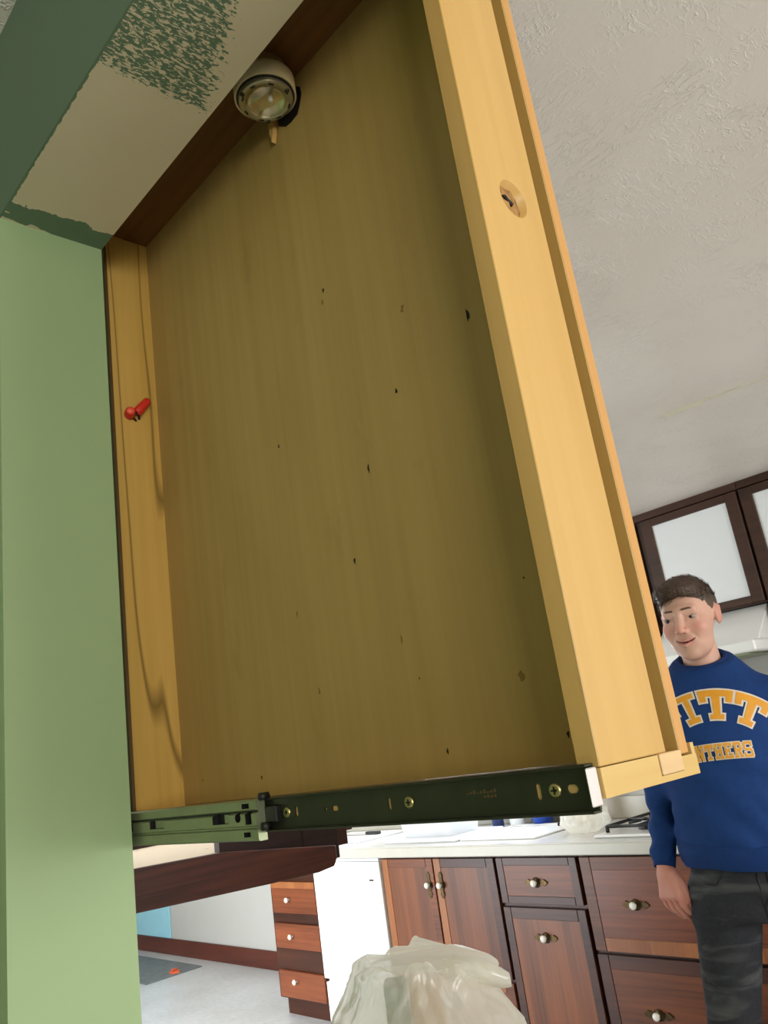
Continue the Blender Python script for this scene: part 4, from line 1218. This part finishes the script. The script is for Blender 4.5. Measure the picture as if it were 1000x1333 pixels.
# brows and eyes
for s in (-1, 1):
    def brow_fn(X, Y, Z, s=s):
        x, y, z = to_head(X, Y, Z); x = x * s
        return np.minimum(cap(x, y, z, (.014, -.0892, .0218), (.030, -.0825, .0232), .0028, .0028), cap(x, y, z, (.030, -.0825, .0232), (.046, -.068, .0172), .0028, .0013))
    c = from_head((.031 * s, -.080, .019))
    v, q = surf_nets(brow_fn, c - .03, c + .03, .0015)
    add_mesh('eyebrow', v, q, 'brow', per)
    c = from_head((.0305 * s, -.0692, -.0006))
    bm = bmesh.new(); bmesh.ops.create_uvsphere(bm, u_segments=32, v_segments=24, radius=.0125)
    me = bpy.data.meshes.new('eye'); bm.to_mesh(me); bm.free()
    me.polygons.foreach_set('use_smooth', [True] * len(me.polygons))
    gaze = Vector(from_head((.031 * s - .30, -.9, -.12)) - c).normalized()
    at = me.color_attributes.new('Col', 'FLOAT_COLOR', 'POINT'); cols = []
    for vv in me.vertices:
        dd = vv.co.normalized().dot(gaze)
        cols.append(lin(12, 10, 10) if dd > .965 else lin(52, 42, 36) if dd > .87 else lin(156, 138, 130))  # eye white darkened, socket shade put into its colour
    at.data.foreach_set('color', np.array(cols, np.float32).ravel())
    me.materials.append(M['eye'])
    e = bpy.data.objects.new('eye', me); COL.objects.link(e); e.parent = per; e.location = c

# sweatshirt
TORSO = [(.98, .168, .120, .000, .010), (1.02, .172, .128, .000, .010), (1.08, .170, .130, -.002, .008), (1.18, .160, .122, -.006, .008), (1.28, .163, .124, -.010, .010), (1.36, .168, .122, -.012, .015),
         (1.41, .165, .106, -.010, .020), (1.445, .138, .092, -.008, .024), (1.475, .112, .082, -.005, .027), (1.505, .086, .074, -.003, .028), (1.54, .066, .066, -.002, .028)]
def shirt_fn(X, Y, Z):
    a, b, cx, cyy = torso_prof(Z, TORSO)
    f = (np.sqrt(((X - cx) / a) ** 2 + ((Y - cyy) / b) ** 2) - 1) * np.minimum(a, b)
    for s in (-1, 1):
        A, E, Wr = ARM[s]
        f = smin(f, cap(X, Y, Z, A, E, .057, .045), .045)
        f = smin(f, cap(X, Y, Z, E, Wr, .044, .030), .012)
    f = f + .0035 * np.sin(62 * Z + 24 * X + 3 * np.sin(18 * X + 9 * Y)) * np.exp(-((Z - 1.08) / .09) ** 2)
    f = f + .0030 * np.sin(70 * (Z * .8 + X * .55) + 4 * np.sin(14 * Y)) * np.clip(1.36 - Z, 0, .12) / .12
    f = f + .0035 * np.sin(95 * Z + 30 * Y) * np.clip((np.abs(X + .005) - .17) / .02, 0, 1)
    neckline = 1.487 + .30 * (Y + .04) * .5
    f = smax(f, Z - (1.494 + .42 * (Y + .02)), .006)
    hem = np.where(np.abs(X) < .182, 1.0 + .01 * np.sin(8 * X), .985)
    f = smax(f, hem - Z, .008)
    for s in (-1, 1):
        E, Wr = np.array(ARM[s][1]), np.array(ARM[s][2])
        d = (Wr - E) / np.linalg.norm(Wr - E)
        along = (X - Wr[0]) * d[0] + (Y - Wr[1]) * d[1] + (Z - Wr[2]) * d[2]
        f = np.where((s * X > .175), smax(f, along - .004, .006), f)
    # neck opening
    f = smax(f, -np.maximum(cap(X, Y, Z, (-.003, .018, 1.56), (0, .026, 1.44), .054, .054), 1.45 - Z), .006)
    return f
Vs, Qs = surf_nets(shirt_fn, (-.34, -.18, .95), (.34, .24, 1.56), .0058)
shirt = add_mesh('sweatshirt', Vs, Qs, 'sweat', per, smooth_it=1)
# collar and cuffs as ribbed bands
bm = bmesh.new()
pts = []
for k in range(41):
    a = 2 * math.pi * k / 40
    x = -.003 + .0630 * math.cos(a); y = .024 + .0625 * math.sin(a)
    pts.append((x, y, 1.490 + .42 * (y + .02)))
tube(bm, pts, .0078, 10)
mesh_obj('collar', bm, 'sweat_rib', shirt, (0, 0, 0))
for s in (-1, 1):
    E, Wr = Vector(ARM[s][1]), Vector(ARM[s][2])
    d = (Wr - E).normalized()
    bm = bmesh.new(); lathe(bm, Wr - d * .052, d, [(0, .0310), (.006, .0325), (.030, .0305), (.054, .0285), (.058, .0275), (.056, .0255), (.02, .0255)], 28)
    mesh_obj('cuff', bm, 'sweat_rib', shirt, (0, 0, 0))
# hem band follows the waist
bm = bmesh.new(); rings = []
for z, g in ((.992, .002), (.996, .005), (1.02, .006), (1.045, .006), (1.050, .001)):
    a, b, cx, cyy = torso_prof(z, TORSO)
    rings.append([bm.verts.new((cx + (a + g) * math.cos(2 * math.pi * k / 64), cyy + (b + g) * math.sin(2 * math.pi * k / 64), z + .010 * math.sin(2 * math.pi * k / 64 * 2 + 1))) for k in range(64)])
for A, C_ in zip(rings, rings[1:]):
    for k in range(64): bm.faces.new((A[k], A[(k + 1) % 64], C_[(k + 1) % 64], C_[k])).smooth = True
mesh_obj('hem_band', bm, 'sweat_rib', shirt, (0, 0, 0))

# lettering: slab letters built from quads, arched and laid on the chest
bvh = BVHTree.FromPolygons([v.co.copy() for v in shirt.data.vertices], [tuple(p.vertices) for p in shirt.data.polygons])
def R4(x0, x1, y0, y1): return [(x0, y0), (x1, y0), (x1, y1), (x0, y1)]
s_ = .24; sh = .17     # stroke width and slab height, letter box 1 x 1 (width scaled later)
GL = {
 'I': [R4(.5 - s_ / 2, .5 + s_ / 2, 0, 1), R4(.12, .88, 0, sh), R4(.12, .88, 1 - sh, 1)],
 'T': [R4(.5 - .12, .5 + .12, 0, 1), R4(.24, .76, 0, sh), R4(0, 1, 1 - .22, 1), R4(0, .19, .60, .80), R4(.81, 1, .60, .80)],
 'P': [R4(.14, .38, 0, 1), R4(0, .58, 0, sh), R4(0, .82, 1 - .2, 1), R4(.30, .82, .36, .54), R4(.76, 1, .44, .92), [(.82, .36), (1, .46), (1, .5), (.76, .5)], [(.76, .9), (1, .9), (1, .92), (.82, 1)]],
 'A': [[(.06, 0), (.30, 0), (.58, 1), (.40, 1)], [(.70, 0), (.94, 0), (.62, 1), (.42, 1)], R4(.25, .75, .22, .40), R4(0, .36, 0, .15), R4(.64, 1, 0, .15), R4(.30, .62, .85, 1)],
 'N': [R4(.08, .30, 0, 1), R4(.72, .94, 0, 1), [(.10, 1), (.36, 1), (.94, 0), (.68, 0)], R4(0, .40, 0, .15), R4(.60, 1, .85, 1), R4(0, .3, .85, 1)],
 'H': [R4(.10, .34, 0, 1), R4(.66, .90, 0, 1), R4(.3, .7, .41, .59), R4(0, .44, 0, .15), R4(.56, 1, 0, .15), R4(0, .44, .85, 1), R4(.56, 1, .85, 1)],
 'E': [R4(.10, .34, 0, 1), R4(0, .95, 0, .17), R4(0, .95, .83, 1), R4(.3, .66, .42, .58), R4(.76, .95, .0, .32), R4(.76, .95, .68, 1), R4(.52, .66, .34, .66)],
 'R': [R4(.10, .34, 0, 1), R4(0, .44, 0, .15), R4(0, .80, .83, 1), R4(.3, .80, .42, .58), R4(.70, .93, .48, .92), [(.46, .46), (.72, .46), (.92, .12), (.64, .12)], R4(.62, 1, 0, .15)],
 'S': [R4(.12, .88, 0, .17), R4(.12, .88, .83, 1), R4(.12, .88, .42, .58), R4(.0, .22, .50, .92), R4(.78, 1, .08, .50), R4(.0, .18, .0, .32), R4(.82, 1, .68, 1)],
}
def grow(poly, e):
    cxm = sum(p[0] for p in poly) / len(poly); czm = sum(p[1] for p in poly) / len(poly)
    out = []
    for x, z in poly: out.append((x + e * (1 if x > cxm else -1), z + e * (1 if z > czm else -1)))
    return out
def lay(name, quads, fn, off, mat, parent):
    bm = bmesh.new()
    for q in quads:
        N_ = 6
        g = [[None] * (N_ + 1) for _ in range(N_ + 1)]
        for i in range(N_ + 1):
            for j in range(N_ + 1):
                u, w = i / N_, j / N_
                x = (q[0][0] * (1 - u) + q[1][0] * u) * (1 - w) + (q[3][0] * (1 - u) + q[2][0] * u) * w
                z = (q[0][1] * (1 - u) + q[1][1] * u) * (1 - w) + (q[3][1] * (1 - u) + q[2][1] * u) * w
                X_, Z_ = fn(x, z)
                hit = bvh.ray_cast(Vector((X_, -.6, Z_)), Vector((0, 1, 0)))[0]
                y_ = hit.y if hit else -.1
                g[i][j] = bm.verts.new((X_, y_ - off, Z_))
        for i in range(N_):
            for j in range(N_):
                f = bm.faces.new((g[i][j], g[i + 1][j], g[i + 1][j + 1], g[i][j + 1])); f.smooth = True
    return mesh_obj(name, bm, mat, parent, (0, 0, 0), recalc=False)
def word(text, xc, zc, wid, hgt, gap, R_, outline, widths):
    tot = sum(widths[c] * wid for c in text) + gap * (len(text) - 1)
    s = -tot / 2
    for ch in text:
        cw = widths[ch] * wid
        polys = [[(s + x * cw, z * hgt) for x, z in p] for p in GL[ch]]
        if R_:
            fn = lambda x, z: (xc + (R_ + z) * math.sin(x / R_), zc + (R_ + z) * math.cos(x / R_) - R_)
        else:
            fn = lambda x, z: (xc + x, zc + z - .004 * (x / .08) ** 2)
        lay('letter_outline', [grow(p, outline) for p in polys], fn, .0016, 'cream_print', shirt)
        lay('letter', polys, fn, .0028, 'gold', shirt)
        s += cw + gap
word('PITT', -.021, 1.350, .060, .074, .0055, .155, .0040, {'P': .95, 'I': .66, 'T': 1.0})
word('PANTHERS', -.028, 1.252, .0200, .038, .0032, None, .0020, {c: 1.0 for c in 'PANTHERS'})

# jeans
def jeans_fn(X, Y, Z):
    a, b, cx, cyy = torso_prof(Z, [(.80, .150, .110, -.002, .015), (.90, .168, .118, -.002, .015), (.97, .160, .112, 0, .012), (1.06, .148, .104, 0, .012)])
    f = (np.sqrt(((X - cx) / a) ** 2 + ((Y - cyy) / b) ** 2) - 1) * np.minimum(a, b)
    f = np.maximum(f, np.maximum(.865 - Z, Z - 1.05))
    for s in (-1, 1):
        h_, k_, an = LEG[s]
        g = smin(cap(X, Y, Z, h_, k_, .086, .053), cap(X, Y, Z, k_, an, .053, .046), .03)
        f = smin(f, g, .03)
    f = f + .0035 * np.sin(85 * Z + 22 * np.abs(X) + 3 * np.sin(25 * X)) * np.exp(-((Z - .91) / .07) ** 2)
    f = f + .0035 * np.sin(60 * Z + 40 * X) * np.exp(-((Z - .50) / .12) ** 2)
    f = f + .004 * np.sin(110 * Z + 20 * X) * np.exp(-((Z - .12) / .08) ** 2)
    f = smax(f, .07 - Z, .005)
    return f
v, q = surf_nets(jeans_fn, (-.28, -.16, .05), (.28, .20, 1.07), .0075)
jn = add_mesh('jeans', v, q, 'denim', per, smooth_it=1)
jb = BVHTree.FromPolygons([Vector(p) for p in v.tolist()], [tuple(t) for t in q.tolist()])
def seam(pts, r=.0018):
    out = []
    for x, z in pts:
        hit = jb.ray_cast(Vector((x, -.6, z)), Vector((0, 1, 0)))[0]
        if hit: out.append((x, hit.y - .0008, z))
    bm = bmesh.new(); tube(bm, out, r, 6)
    mesh_obj('seam', bm, 'black', jn, (0, 0, 0))
seam([(.0, .99), (.0, .95), (.0, .91), (.002, .875)])
seam([(.022, .99), (.022, .95), (.016, .925), (.0, .905)])
seam([(-.145, .975), (-.125, .957), (-.10, .955), (-.085, .975), (-.08, .995)])
seam([(.145, .975), (.125, .957), (.10, .955), (.085, .975), (.08, .995)])
for s in (-1, 1):
    an = LEG[s][2]
    def shoe_fn(X, Y, Z, an=an):
        f = cap(X, Y, Z, (an[0], an[1] + .03, .045), (an[0] + .012 * s, an[1] - .15, .035), .042, .036)
        f = smin(f, cap(X, Y, Z, (an[0], an[1] + .01, .05), (an[0], an[1], .10), .042, .040), .03)
        return smax(f, .002 - Z, .006)
    v, q = surf_nets(shoe_fn, (an[0] - .08, an[1] - .22, -.01), (an[0] + .08, an[1] + .11, .16), .008)
    add_mesh('shoe', v, q, 'shoe', per)

# drop the helper properties
for o in bpy.data.objects:
    if '_o' in o: del o['_o']
